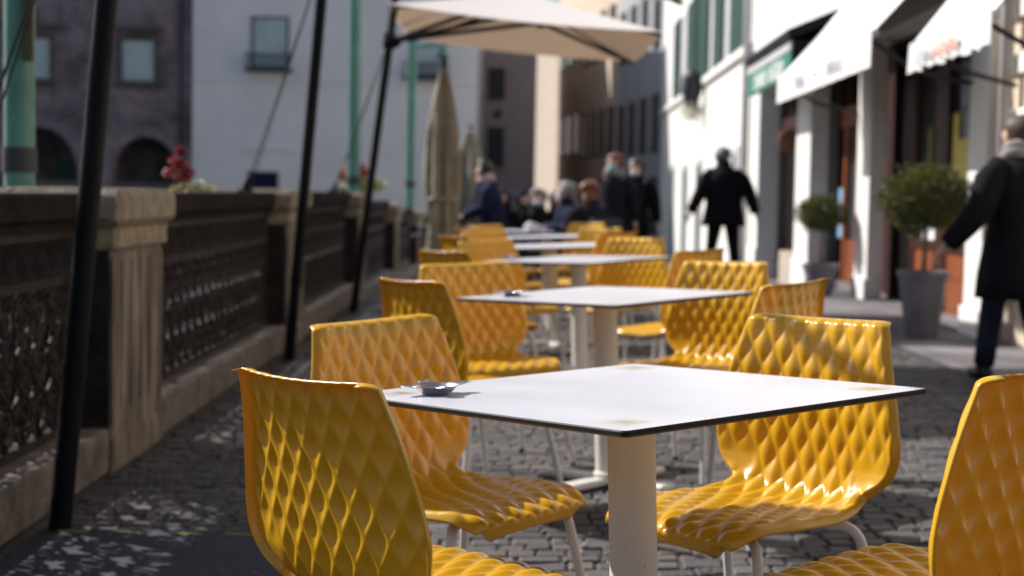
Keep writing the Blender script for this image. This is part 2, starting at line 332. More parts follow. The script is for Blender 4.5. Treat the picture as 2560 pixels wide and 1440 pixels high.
# ------------------------------------------------------------------ ground
GK = .038
def gz(x, y):
    z = GK*(min(max(x, -1.15), 1.9)-.25)
    if y > 17: z -= .03*(y-17) if y < 48 else .93
    return z
def sheet(name, x0, x1, y0, y1, nx, ny, dz, m, fz=gz):
    b = MB(); vs = []; fs = []
    for j in range(ny+1):
        for i in range(nx+1):
            x = x0+(x1-x0)*i/nx; y = y0+(y1-y0)*j/ny; vs.append((x, y, fz(x, y)+dz))
    for j in range(ny):
        for i in range(nx):
            a = j*(nx+1)+i; fs.append((a, a+1, a+nx+2, a+nx+1))
    b.add(vs, fs); return tag(b.build(name, m), kind='structure')
sheet('canal_bed', -900, 900, -900, 900, 2, 2, 0, M['earth'], lambda x, y: -3.4)
sheet('canal_water', -60, -1.8, -30, 49.9, 4, 4, 0, M['water'], lambda x, y: -2.2)
sheet('street_base', -2.3, 9, -6, 49.9, 24, 60, -.010, M['joint'])
sheet('far_street', -1.9, 9, 17.3, 49.8, 12, 40, -.004, M['far_paving'])
sheet('far_quay', -60, 30, 50, 130, 4, 4, 0, M['far_paving'], lambda x, y: -.93)
sheet('pavement', 2.85, 4.8, 1.0, 17.28, 6, 20, -.002, M['slabs'])
# quay wall towards the water
b = MB(); b.box(-2.32, -1.80, -6, 50, -3.3, -.06); tag(b.build('quay_wall', M['stone']), kind='structure')

# individual cobbles, one sheet of stone (setting)
b = MB(); vs = []; fs = []
y = 1.6; row = 0
while y < 17.25:
    d = random.uniform(.082, .104) if y < 9 else random.uniform(.11, .14)
    x = -1.66+random.uniform(0, .08)
    while x < 2.84:
        wd = random.uniform(.075, .145) if y < 9 else random.uniform(.11, .19)
        x1 = min(x+wd, 2.84); g = random.uniform(.003, .006)
        if x1-x > .03:
            q = [(x+g, y+g), (x1-g, y+g), (x1-g, y+d-g), (x+g, y+d-g)]
            q = [(a+random.uniform(-.004, .004), c+random.uniform(-.004, .004)+.012*math.sin(a*3.1+row*.7)) for a, c in q]
            cx = sum(a for a, c in q)/4; cy = sum(c for a, c in q)/4; hj = random.uniform(-.003, .003); tx = random.uniform(-.03, .03); ty = random.uniform(-.03, .03)
            base = len(vs)
            for (k, dz) in ((1.0, -.018), (.985, -.005), (.88, 0)):
                for a, c in q:
                    px = cx+(a-cx)*k; py = cy+(c-cy)*k; vs.append((px, py, gz(px, py)+dz+hj+tx*(px-cx)+ty*(py-cy)))
            for k in (0, 4):
                for i in range(4):
                    j = (i+1) % 4; fs.append((base+k+i, base+k+j, base+k+4+j, base+k+4+i))
            fs.append((base+8, base+9, base+10, base+11))
        x = x1
    y += d; row += 1
b.add(vs, fs); o = tag(b.build('street', M['cobble']), kind='structure')

# ------------------------------------------------------------------ chair
def catmull(P, n):
    P = [np.array(p, float) for p in P]; P = [2*P[0]-P[1]]+P+[2*P[-1]-P[-2]]; out = []
    for i in range(1, len(P)-2):
        for k in range(n):
            t = k/n; a, b_, c, d = P[i-1:i+3]
            out.append(.5*((2*b_)+(-a+c)*t+(2*a-5*b_+4*c-d)*t*t+(-a+3*b_-3*c+d)*t**3))
    out.append(P[-2]); return np.array(out)
PROF = [(.248, .406), (.228, .431), (.15, .446), (.03, .441), (-.08, .432), (-.155, .434), (-.205, .455), (-.228, .505), (-.237, .570), (-.243, .650), (-.254, .745), (-.275, .850)]
def make_shell():
    pr = catmull(PROF, 40); sl = np.r_[0, np.cumsum(np.linalg.norm(np.diff(pr, axis=0), axis=1))]; Ls = sl[-1]
    nv, nu = 300, 150
    v = np.linspace(0, 1, nv+1)*Ls
    py = np.interp(v, sl, pr[:, 0]); pz = np.interp(v, sl, pr[:, 1])
    ty = np.gradient(py, v); tz = np.gradient(pz, v); l = np.hypot(ty, tz); ty /= l; tz /= l
    ny_, nz_ = tz, -ty
    q = v/Ls
    W = np.interp(q, [0, .02, .05, .10, .25, .40, .47, .515, .54, .57, .60, .65, .70, .77, .86, .94, 1.0],
                  [.175, .192, .206, .220, .236, .228, .214, .203, .206, .236, .262, .276, .278, .266, .244, .224, .210])
    kk = np.ones(11)/11; W = np.convolve(np.pad(W, 5, mode='edge'), kk, 'valid')
    # rounded corners
    def corner(dist, r): return np.where(dist < r, r-np.sqrt(np.maximum(r*r-(r-dist)**2, 0)), 0)
    W = W-corner(Ls-v, .022)-corner(v, .045)
    C = np.interp(q, [0, .1, .35, .5, .6, .72, .85, 1], [-.012, .004, .012, .024, .034, .036, .030, .024])
    u = np.linspace(-1, 1, nu+1); u = np.sign(u)*np.abs(u)**.92
    U, V = np.meshgrid(u, v); Wg = W[:, None]; X = U*Wg
    edge = Wg-np.abs(X)
    # quilted diamonds
    px, pt = .060, .100
    a = X/px+V/pt; bb = X/px-V/pt
    fa = np.abs(2*(a-np.floor(a))-1); fb = np.abs(2*(bb-np.floor(bb))-1)
    pil = (1-fa**2)*(1-fb**2)
    msk = np.clip((edge-.006)/.020, 0, 1)*np.clip((Ls-V)/.004+.35, 0, 1)*np.clip((V-.006)/.02, 0, 1)
    # smooth flank beside the waist
    fl = np.exp(-((V/Ls-.60)/.055)**2)*np.clip((np.abs(X)-.13)/.03, 0, 1)
    disp = -.0006+.0078*pil**1.15*msk*(1-fl)
    disp += C[:, None]*U**2
    s = np.clip(1-edge/.017, 0, 1); disp -= .019*s**2
    s2 = np.clip(1-(Ls-V)/.018, 0, 1); disp -= .027*s2**2
    s3 = np.clip(1-V/.02, 0, 1); disp -= .016*s3**2
    Y = py[:, None]+ny_[:, None]*disp; Z = pz[:, None]+nz_[:, None]*disp
    P = np.stack([X, Y, Z], -1)
    du = np.gradient(P, axis=1); dv = np.gradient(P, axis=0); N = np.cross(du, dv); N /= np.linalg.norm(N, axis=-1, keepdims=True)+1e-9
    ref = np.stack([0*X, ny_[:, None]+0*X, nz_[:, None]+0*X], -1)
    if (N*ref).sum() < 0: N = -N
    th = .0042; B = P-N*th
    n1 = (nv+1)*(nu+1); verts = np.concatenate([P.reshape(-1, 3), B.reshape(-1, 3)])
    idx = np.arange(n1).reshape(nv+1, nu+1)
    A = np.stack([idx[:-1, :-1], idx[:-1, 1:], idx[1:, 1:], idx[1:, :-1]], -1).reshape(-1, 4)
    Bf = A[:, ::-1]+n1
    rim = np.concatenate([idx[0, :], idx[1:, -1], idx[-1, -2::-1], idx[-2:0:-1, 0]]); nx = np.roll(rim, -1)
    E_ = np.stack([rim, rim+n1, nx+n1, nx], -1)
    faces = np.concatenate([A, Bf, E_])
    me = bpy.data.meshes.new('seat_shell'); me.from_pydata(verts.tolist(), [], faces.tolist())
    me.polygons.foreach_set('use_smooth', [True]*len(faces)); me.materials.append(M['yellow'])
    bm = bmesh.new(); bm.from_mesh(me); bmesh.ops.recalc_face_normals(bm, faces=bm.faces); bm.to_mesh(me); bm.free()
    o = bpy.data.objects.new('seat_shell', me); COL.objects.link(o); return o
def bend_path(p0, p1, p2, r, n=7):
    p0, p1, p2 = Vector(p0), Vector(p1), Vector(p2); a = p1+(p0-p1).normalized()*r; c = p1+(p2-p1).normalized()*r
    return [p0]+[a*(1-t)**2+p1*2*t*(1-t)+c*t*t for t in [i/n for i in range(n+1)]]+[p2]
def make_chair():
    root = empty('cafe_chair', (0, 0, 0), label='yellow quilted plastic chair', cat='chair', group='yellow chairs around the white tables')
    s = make_shell(); s.parent = root
    for sx in (-1, 1):
        for sy in (-1, 1):
            q = MB(); y1 = .15 if sy > 0 else -.165
            q.tube(bend_path((sx*.03, sy*.05, .412), (sx*.205, y1, .405), (sx*.245, y1+sy*.07, .006), .05), .0115, 12)
            q.tube([(sx*.245, y1+sy*.07, .0), (sx*.2445, y1+sy*.069, .018)], .0135, 12, 1)
            q.build('leg', [M['white_metal'], M['dark_fitting']], root, True, angle=R(50))
    q = MB(); q.box(-.055, .055, -.075, .075, .408, .418, bev=.003)
    for sx in (-1, 1):
        for sy in (-1, 1): q.tube([(sx*.115, sy*.1, .405), (sx*.115, sy*.1, .432)], .012, 10, 1)
    q.build('mounting_plate', [M['white_metal'], M['dark_fitting']], root)
    return root
proto = make_chair()
# ------------------------------------------------------------------ table
def make_table():
    root = empty('cafe_table', (0, 0, 0), label='square white table', cat='table', group='square white tables in a row')
    h = .405; q = MB(); r = .012
    pts = []
    for (cx, cy, a0) in ((h-r, h-r, 0), (-h+r, h-r, 90), (-h+r, -h+r, 180), (h-r, -h+r, 270)):
        for k in range(5): a = R(a0+k*22.5); pts.append((cx+r*math.cos(a), cy+r*math.sin(a)))
    n = len(pts); ring = lambda k, z: [(x*k, y*k, z) for x, y in pts]
    zt = .745
    v0 = ring(.994, zt); v1 = ring(1, zt-.0025); v2 = ring(1, zt-.009); v3 = ring(.99, zt-.0125)
    q.add(v0, [tuple(range(n))], 0)
    q.add(v0+v1, [(i, n+i, n+(i+1) % n, (i+1) % n) for i in range(n)], 1)
    q.add(v1+v2, [(i, n+i, n+(i+1) % n, (i+1) % n) for i in range(n)], 1)
    q.add(v2+v3, [(i, n+i, n+(i+1) % n, (i+1) % n) for i in range(n)], 2)
    q.add(v3, [tuple(range(n-1, -1, -1))], 2)
    q.build('tabletop', [M['laminate'], M['dark_edge'], M['under']], root)
    q = MB(); q.lathe([(.0001, .03), (.060, .03), (.060, .05), (.0475, .056), (.0470, .70), (.0470, .716)], n=40); q.build('column', M['column'], root, True, angle=R(40))
    q = MB(); q.box(-.16, .16, -.16, .16, .716, .7318, bev=.004); q.build('top_bracket', M['white_metal'], root)
    q = MB(); q.box(-.30, .30, -.04, .04, .008, .034, bev=.006); q.box(-.04, .04, -.30, -.041, .008, .034, bev=.006); q.box(-.04, .04, .041, .30, .008, .034, bev=.006)
    for sx, sy in ((.28, 0), (-.28, 0), (0, .28), (0, -.28)): q.lathe([(.018, 0), (.018, .009)], (sx, sy, 0), n=12, caps=True)
    q.build('base', M['white_metal'], root)
    return root
tproto = make_table()
TILT = -math.atan(GK)   # tables and chairs stand square to the sloping street
T1L = ['square white table nearest the camera, with brown worn corners', 'second white table of the row, with an ashtray by its left corner',
       'third white table of the row, just behind the one with the dark ashtray', 'fourth white table of the row, a thin pale strip seen edge-on', 'last white table of the row, before the seated people']
TS = [(.272, 3.21, 39.9, 1.035), (.39, 6.21, 45.5, 1.02), (.42, 9.5, 50, 1.02), (.31, 11.9, 8, 1.08), (.33, 14.3, 5, 1.05)]
for i, (x, y, a, s) in enumerate(TS):
    o = tproto if i == 0 else copy_tree(tproto)
    o.location = (x, y, gz(x, y)); o.scale = (s, s, 1); o.rotation_euler = (Matrix.Rotation(TILT, 3, 'Y') @ Matrix.Rotation(R(-.8 if i == 0 else 0), 3, 'X') @ Matrix.Rotation(R(a), 3, 'Z')).to_euler(); o['label'] = T1L[i]
tord = ['nearest', 'second', 'third', 'fourth', 'last']
where = {'nl': 'on the near left of the %s white table, seen from behind', 'fl': 'on the far left of the %s white table, facing right',
         'fr': 'on the far right of the %s white table, facing left', 'nr': 'on the near right of the %s white table, turned away'}
CH = [(0, 'nl', -.345, 2.70, 41), (0, 'fl', -.325, 3.93, -40), (0, 'fr', .765, 3.72, 218), (0, 'nr', .945, 2.62, 134),
      (1, 'nl', -.355, 5.67, 36), (1, 'fl', -.19, 6.98, -62), (1, 'fr', .93, 6.62, 226), (1, 'nr', .965, 5.10, 142),
      (2, 'nl', -.36, 8.45, 40), (2, 'fl', -.16, 10.2, -52), (2, 'fr', .83, 10.1, 230), (2, 'nr', .985, 7.9, 140),
      (3, 'nl', -.42, 11.3, 30), (3, 'fl', -.22, 12.6, -50), (3, 'fr', .76, 12.9, 228), (3, 'nr', .80, 11.3, 138),
      (4, 'nl', -.38, 13.6, 35), (4, 'fl', -.25, 14.9, -45), (4, 'fr', .74, 14.9, 228)]
for i, (ti, k, x, y, a) in enumerate(CH):
    o = proto if i == 0 else copy_tree(proto)
    f = Vector((math.cos(R(a)), math.sin(R(a)))); cx, cy = x+f.x*.30, y+f.y*.30
    o.location = (cx, cy, gz(cx, cy)); o.rotation_euler = (Matrix.Rotation(TILT, 3, 'Y') @ Matrix.Rotation(R(a-90), 3, 'Z')).to_euler()
    o['label'] = 'yellow quilted chair '+where[k] % tord[ti]
# ------------------------------------------------------------------ ashtrays
def make_ashtray():
    root = empty('ashtray', (0, 0, 0), label='round aluminium ashtray', cat='ashtray', group='aluminium ashtrays')
    q = MB(); q.lathe([(.0001, .001), (.026, .001), (.031, .004), (.043, .019), (.0475, .0235), (.050, .0235), (.050, .0225), (.0478, .0222), (.042, .0175), (.030, .0055), (.026, .003), (.0001, .003)], n=48)
    q.build('dish', M['alu'], root, True, angle=R(60))
    q = MB()
    for a in (25, 115, 205, 295):
        ca, sa = math.cos(R(a)), math.sin(R(a)); pts = []
        for (rr, ww, zz) in ((.047, .020, .0230), (.058, .017, .0245), (.068, .012, .027), (.074, .009, .0265)):
            pts.append([(rr*ca-s*ww*sa, rr*sa+s*ww*ca, zz) for s in (-1, -.4, .4, 1)])
        vs = [(p[0], p[1], p[2]-(.003 if abs(j-1.5) < 1 else 0)) for rr in pts for j, p in enumerate(rr)]; n = len(vs)
        vs2 = vs+[(x, y, z-.0012) for x, y, z in vs]; fs = []
        for i in range(3):
            for j in range(3): k = i*4+j; fs += [(k, k+1, k+5, k+4), (n+k+4, n+k+5, n+k+1, n+k)]
        for i in range(3): fs += [(i*4, i*4+4, n+i*4+4, n+i*4), (i*4+3, n+i*4+3, n+i*4+7, i*4+7)]
        fs += [(12, 13, n+13, n+12), (13, 14, n+14, n+13), (14, 15, n+15, n+14)]
        q.add(vs2, fs)
    q.build('cigarette_rests', M['alu'], root, True)
    return root
ash = make_ashtray()
for i, (px, py, h, lab) in enumerate(((-.150, 3.235, .7457, 'aluminium ashtray on the left corner of the nearest white table'), (.0, 6.22, .7455, 'ashtray near the left corner of the second white table'), (-.02, 9.67, .7455, 'small bright ashtray on the left end of the third white table'))):
    o = ash if i == 0 else copy_tree(ash)
    tx = TS[i]; o.scale = (1, 1, .82); o.location = (px, py, gz(tx[0], tx[1])+h+GK*(px-tx[0])); o.rotation_euler = (0, TILT, 0); o['label'] = lab
# ------------------------------------------------------------------ parapet
PX = -1.66
def make_pier():
    root = empty('parapet_pier', (PX, 0, -.06), label='weathered stone pier', cat='pier', group='stone piers of the canal parapet')
    q = MB(); q.box(-.46, 0, 0, .93, 0, .93, bev=.006)
    q.box(-.01, .006, .0, .05, .2, .90); q.box(-.01, .006, .88, .93, .2, .90)
    for k in range(4): q.box(-.01, .005, .16+k*.17, .22+k*.17, .25, .88)
    q.box(-.47, .012, -.012, .942, 0, .14, bev=.004)
    q.build('shaft', M['stone'], root)
    q = MB(); q.box(-.455, -.012, -.0035, -.0005, .142, .929); q.build('dark_flank', M['stone_dark'], root)  # thin slab of darker stone on the pier's near side
    q = MB(); q.box(-.49, .025, -.025, .955, .9305, 1.03, bev=.012); q.box(-.52, .062, -.06, .985, 1.0305, 1.185, bev=.03); q.build('cap', M['stone_cap'], root)
    return root
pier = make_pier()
PY = [6.62, 11.75, 17.15, 22.5, 27.9, 33.3, 1.3]
PL = ['stone parapet pier nearest the camera, behind the leaning black pole', 'stone pier of the parapet just left of the second black pole', 'stone pier of the parapet beneath the red flower bowl', 'parapet pier beside the third black pole', 'fifth parapet pier, far down the canal rail', 'farthest parapet pier, where the rail reaches the closed parasols', 'parapet pier in the bottom left corner']
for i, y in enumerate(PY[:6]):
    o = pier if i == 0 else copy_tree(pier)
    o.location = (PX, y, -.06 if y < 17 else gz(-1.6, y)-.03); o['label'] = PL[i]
def railing(y0, y1, lab):
    root = empty('parapet_railing', (PX-.15, y0, -.06), label=lab, cat='railing', group='cast iron parapet railings')
    L_ = y1-y0-.003; a0 = .003
    q = MB(); q.box(-.30, .145, a0, L_, 0, .19, bev=.012); q.build('kerb', M['kerb'], root)
    q = MB(); q.box(-.34, .07, a0, L_, 1.055, 1.165, bev=.012); q.box(-.10, .04, a0, L_, 1.02, 1.054); q.build('top_rail', M['rail_stone'], root)
    q = MB(); q.box(-.02, .02, a0, L_, .985, 1.019); q.box(-.02, .02, a0, L_, .80, .835); q.box(-.02, .02, a0, L_, .20, .235)
    k = .04
    while k < L_:
        q.tube([(0, k, .835), (0, k, .87), (0, k, .95), (0, k, .985)], [.016, .009, .009, .016], 6); k += .055
    q.build('colonnade', M['iron'], root)
    # scrollwork: wavy stems, rings and leaves of flat cast bars
    q = MB(); r_ = random.Random(int(y0*10)); pitch = .20; nn = int(L_/pitch); pitch = L_/nn
    def bar(pts, wd): q.tube(pts, wd, 5)
    for i in range(nn):
        c = (i+.5)*pitch+a0*.5+r_.uniform(-.012, .012)
        for s in (-1, 1):
            bar([(0.004*s, c+s*pitch*.5*math.sin(t_*math.pi*3), .235+.565*t_) for t_ in [j/18 for j in range(19)]], r_.uniform(.009, .013))
        bar([(0, c, .235), (0, c, .80)], .011)
        for (zc, rr) in ((.33, .050), (.42, .036), (.52, .055), (.61, .036), (.70, .050)):
            rr *= r_.uniform(.75, 1.15); zc += r_.uniform(-.015, .015); bar([(0, c+rr*math.cos(a), zc+rr*math.sin(a)) for a in [2*math.pi*j/12 for j in range(13)]], .011)
            if r_.random() < .9: q.ball((0, c, zc), rr*.62, 8, sc3=(.35, 1, 1))
        for zc in (.28, .37, .47, .56, .66, .76):
            for s in (-1, 1):
                dy = s*(.055+.03*r_.random()); q.add([(.006, c+dy-.035*s, zc-.02), (.010, c+dy, zc+.035), (.006, c+dy+.028*s, zc), (.008, c+dy, zc-.04)], [(0, 1, 2, 3)])
                q.add([(-.006, c+dy-.035*s, zc-.02), (-.010, c+dy, zc+.035), (-.006, c+dy+.028*s, zc), (-.008, c+dy, zc-.04)], [(3, 2, 1, 0)])
    q.build('scrollwork', M['iron'], root, True)
    return root
RL = ['iron railing panel at the far left edge of the photo, dark and near', 'iron railing panel between the first and second stone piers', 'iron railing panel between the second pier and the red flower bowl', 'iron railing panel past the red flower bowl', 'distant railing panel before the closed parasols', 'farthest railing panel of the canal parapet']
for i in range(6):
    y0 = ([1.3]+PY[:6])[i]+.93; y1 = PY[i]
    r_ = railing(y0, y1, RL[i])
    if y1 > 18: r_.location.z = gz(-1.6, (y0+y1)/2)-.03
# rubber mat with yellow dashes
root = empty('rubber_mat', (-.95, 4.55, gz(-.95, 4.55)), label='dark navy rubber mat with worn yellow dashes under the first pole', cat='mat')
q = MB(); q.box(-.62, .95, -1.2, .86, .0, .014, bev=.004); q.build('mat', M['mat_navy'], root)
k = -.58
while k < .9:
    q = MB(); q.quad((k, .80, .0165), (k+.115, .78, .0165), (k+.115, .805, .0165), (k, .825, .0165)); q.build('yellow_dash', M['mat_yellow'], root); q = MB(); q.quad((k, .08, .0165), (k+.115, .055, .0165), (k+.115, .08, .0165), (k, .105, .0165)); q.build('yellow_dash', M['mat_yellow'], root); k += .19
# litter between stones, weeds
q = MB()
for i in range(260):
    x = random.uniform(-1.62, .6); y = random.uniform(4.2, 9) if i < 200 else random.uniform(3, 12); z = gz(x, y)+.010; a = random.uniform(0, 6.3); s = random.uniform(.006, .02)
    if abs(x+.8) < .9 and y < 5.45: z += .008
    c, d = math.cos(a)*s, math.sin(a)*s
    q.add([(x-c, y-d, z), (x+d*.5, y-c*.5, z+.004), (x+c, y+d, z+.001), (x-d*.5, y+c*.5, z+.005)], [(0, 1, 2, 3)])
tag(q.build('leaf_litter', M['debris']), 'dry leaf litter scattered on the cobbles beside the parapet', 'leaves', kind='stuff')
q = MB()
for (cx, cy, n_) in ((-1.2, 6.3, 40), (-1.3, 7.0, 20), (1.28, 4.6, 26), (1.35, 5.3, 16), (.2, 5.2, 14), (-.1, 4.9, 14), (1.6, 4.2, 14), (.6, 4.7, 16)):
    for i in range(n_):
        a = random.uniform(0, 6.3); r0 = random.uniform(0, .035); x, y = cx+r0*math.cos(a), cy+r0*math.sin(a); z = gz(x, y)-.01; h = random.uniform(.012, .04)
        q.add([(x, y, z), (x+.006, y, z), (x+.02*math.cos(a), y+.02*math.sin(a), z+h)], [(0, 1, 2)])
tag(q.build('weeds', M['weeds']), 'small green weeds growing in the cobble joints', 'weeds', kind='stuff')

# ------------------------------------------------------------------ side-pole parasols
def parasol(foot, joint, cxy, hx, hy, zl, zr, peak, lab):
    x0, y0, z0 = foot; root = empty('side_pole_parasol', foot, label=lab, cat='parasol', group='side pole parasols along the parapet')
    off = (-x0, -y0, -z0); J = Vector(joint)
    F0 = Vector(foot); d = (J-F0).normalized()
    q = MB(); q.tube([F0, F0+d*.02], .06, 20); q.tube([F0+d*.02, J+d*.45], .038, 20); q.tube([F0+d*.55, F0+d*.60], .041, 20); q.build('pole', M['black_metal'], root, True, off, R(40))
    q = MB(); q.tube([J-d*.07, J+d*.07], .062, 16); q.ball(J+Vector((.05, 0, 0)), .065, 12); q.build('joint', M['black_metal'], root, True, off, R(50))
    cx, cy = cxy; zc = lambda x: zl+(zr-zl)*(x-(cx-hx))/(2*hx)
    cor = [Vector((cx-hx, cy-hy, zl)), Vector((cx+hx, cy-hy, zr)), Vector((cx+hx, cy+hy, zr)), Vector((cx-hx, cy+hy, zl))]
    pk = Vector((cx, cy, peak))
    q = MB(); n = 10; vs = []; fs = []
    for k in range(4):
        a, c = cor[k], cor[(k+1) % 4]; b0 = len(vs)
        for i in range(n+1):
            for j in range(n+1):
                e = a.lerp(c, j/n); p = pk.lerp(e, i/n); sag = .05*math.sin(math.pi*j/n)*(i/n)
                p = p+Vector((0, 0, -sag*.7)); 
                if i == n: p = p+(pk-e)*Vector((1, 1, 0)).length*0
                vs.append(p)
        for i in range(n):
            for j in range(n):
                w0 = b0+i*(n+1)+j; fs.append((w0, w0+n+1, w0+n+2, w0+1))
    q.add(vs, fs)
    q.build('canopy', M['canvas'], root, True, off, R(20))
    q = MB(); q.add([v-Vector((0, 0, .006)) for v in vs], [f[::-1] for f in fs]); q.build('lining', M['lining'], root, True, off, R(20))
    for c in cor:
        q = MB(); q.tube([pk-Vector((0, 0, .07)), c-Vector((0, 0, .03))], .014, 8); q.build('rib', M['black_metal'], root, True, off)
    hub = Vector((cx+.15, cy, (zl+zr)/2+.12))
    for tgt in (hub, hub+(cor[2]-hub)*.97-Vector((0, 0, .03)), Vector((cx-.44, cy-1.0, zl+.0)), Vector((cx-.10, cy-1.0, zl-.02)), cor[0]-Vector((-.05, -.05, .04))):
        q = MB(); q.tube([hub if (tgt-cor[2]).length < .3 else J, tgt], .021, 8); q.build('arm', M['black_metal'], root, True, off)
    q = MB(); q.tube([hub-Vector((0, 0, .05)), hub+Vector((0, 0, .10))], .04, 12); q.build('hub', M['black_metal'], root, True, off)
    return root
parasol((-1.53, 15.4, -.06), (-1.18, 15.0, 2.52), (.07, 15.0), 1.14, 1.5, 2.69, 2.50, 2.975, 'cream side-pole parasol open over the far tables, third black pole')
parasol((-1.54, 11.05, -.06), (-1.28, 10.7, 2.62), (.05, 10.62), 1.19, 1.5, 2.78, 2.60, 3.06, 'second leaning black parasol pole, at the middle of the parapet')
parasol((-1.53, 5.40, -.06), (-1.30, 5.4, 2.62), (.05, 5.2), 1.2, 1.5, 2.78, 2.62, 3.08, 'thick black parasol pole nearest the camera, standing by the mat')
parasol((-1.53, .30, -.06), (-1.30, .3, 2.62), (.05, .1), 1.2, 1.5, 2.78, 2.62, 3.08, 'added unseen parasol behind the camera, shading the near chairs')  # added out of view to deepen the shade on the near chairs
def rope(a, c, lab):
    a = Vector(a); root = empty('guy_rope', a, label=lab, cat='rope', group='guy ropes of the parasols'); off = tuple(-a)
    q = MB(); c = Vector(c); q.tube([a+Vector((0, 0, .01)), a.lerp(c, .5)-Vector((0, 0, .015)), c], .0055, 6); q.tube([a+Vector((.03, .02, .01)), c], .004, 6); q.build('rope', M['rope'], root, True, off)
    q = MB(); q.box(a.x-.05, a.x+.05, a.y-.06, a.y+.06, a.z, a.z+.02, bev=.004); q.tube([a+Vector((0, 0, .02)), a+Vector((.02, 0, .10))], [.03, .012], 8); q.build('anchor', M['black_metal'], root, False, off)
rope((-1.93, 5.62, 1.106), (-1.31, 5.45, 2.75), 'dark guy rope crossing the top left corner')
rope((-1.90, 11.35, 1.106), (-1.28, 10.75, 2.72), 'thin guy rope from the parapet to the second black pole')
rope((-1.90, 16.9, 1.106), (-1.16, 15.05, 2.62), 'guy rope from the parapet to the third black pole')

# ------------------------------------------------------------------ closed parasols
def closed_parasol(x, y, zt, lab, s=1.0, seed=0):
    z0 = gz(x, y); root = empty('closed_parasol', (x, y, z0), label=lab, cat='parasol', group='closed beige parasols')
    h = zt-z0; r_ = random.Random(seed)
    q = MB(); n = 48; rings = 18; vs = []; fs = []
    for i in range(rings+1):
        t_ = i/rings; z = h-.02-(h*.78)*t_; rad = (.03+.17*t_**.8+.03*math.sin(t_*5))*s
        if t_ > .62: rad *= 1-.25*math.sin((t_-.62)/.38*math.pi)
        for k in range(n):
            a = 2*math.pi*k/n; fold = 1+.34*math.sin(6*a+t_*1.6+seed)*min(1, t_*3)+.15*math.sin(11*a-t_*3)+.08*math.sin(23*a+t_*6)
            vs.append((rad*fold*math.cos(a)+.02*t_*s, rad*fold*math.sin(a), z+.05*math.sin(8*a)*(t_ > .95)))
    for i in range(rings):
        for k in range(n): j = (k+1) % n; fs.append((i*n+k, i*n+j, i*n+n+j, i*n+n+k))
    fs.append(tuple(range(n))); q.add(vs, fs); q.build('canopy', M['canvas_beige'], root, True)
    q = MB(); q.tube([(0, 0, .03), (0, 0, h+.06)], .024, 12); q.ball((0, 0, h+.07), .035, 10); q.build('pole', M['frame_dark'], root, True)
    q = MB(); zz = h-(h*.78)*.70; q.lathe([(.165*s, zz-.02), (.172*s, zz), (.165*s, zz+.02)], (.015, 0, 0), 24); q.build('strap', M['canvas_beige'], root, True)
    q = MB(); q.box(-.28, .28, -.28, .28, 0, .06, bev=.01); q.build('base', M['dark_fitting'], root)
closed_parasol(-.71, 15.9, 2.37, 'tall closed beige parasol beside the third black pole', .92, 1)
closed_parasol(-.60, 21.5, 1.93, 'shorter closed beige parasol behind the tall closed one', 1.45, 4)

# ------------------------------------------------------------------ green lamp posts
def lamp_post(x, y, r0, top, lab, arm=False, plate=False):
    z0 = -.1; root = empty('lamp_post', (x, y, z0), label=lab, cat='lamp post', group='pale green posts behind the parapet')
    q = MB(); q.lathe([(.0001, -2.0), (r0*1.5, -2.0), (r0*1.5, .25), (r0*1.15, .4), (r0, .5), (r0, 1.40), (r0*.95, top), (.0001, top)], n=24); q.build('post', M['green_paint'], root, True, angle=R(40))
    q = MB(); q.lathe([(r0*1.12, 1.29), (r0*1.12, 1.40)], n=24); q.build('collar', M['frame_dark'], root, True)
    if plate:
        q = MB(); q.box(r0*.55, r0*1.25, -r0*1.3, -r0*.9, 1.78, 2.35, bev=.004); q.build('notice_plate', M['moss'], root)
        q = MB(); q.ball((r0*.3, -.02, 2.65), .13, 12, jit=.5); q.build('lamp_bracket', M['leaf'], root, True)
    if arm:
        q = MB(); q.tube([(0, 0, top-.05), (.45, 0, top-.02), (.55, 0, top-.08)], .035, 10); q.build('arm', M['green_paint'], root, True)
        q = MB(); q.loft([(.58, 0, top-.30, .05, .05), (.58, 0, top-.26, .16, .16), (.58, 0, top-.10, .07, .07), (.58, 0, top-.06, .03, .03)], 16); q.build('lamp_shade', M['green_paint'], root, True)
lamp_post(-2.22, 7.2, .068, 5.5, 'thick pale green post at the left edge behind the parapet', plate=True)
lamp_post(-2.1, 21.0, .085, 6.5, 'slim green post between the second and third black poles')
lamp_post(-2.0, 31.0, .095, 4.05, 'distant green lamp post with an arm, left of the closed parasol', arm=True)

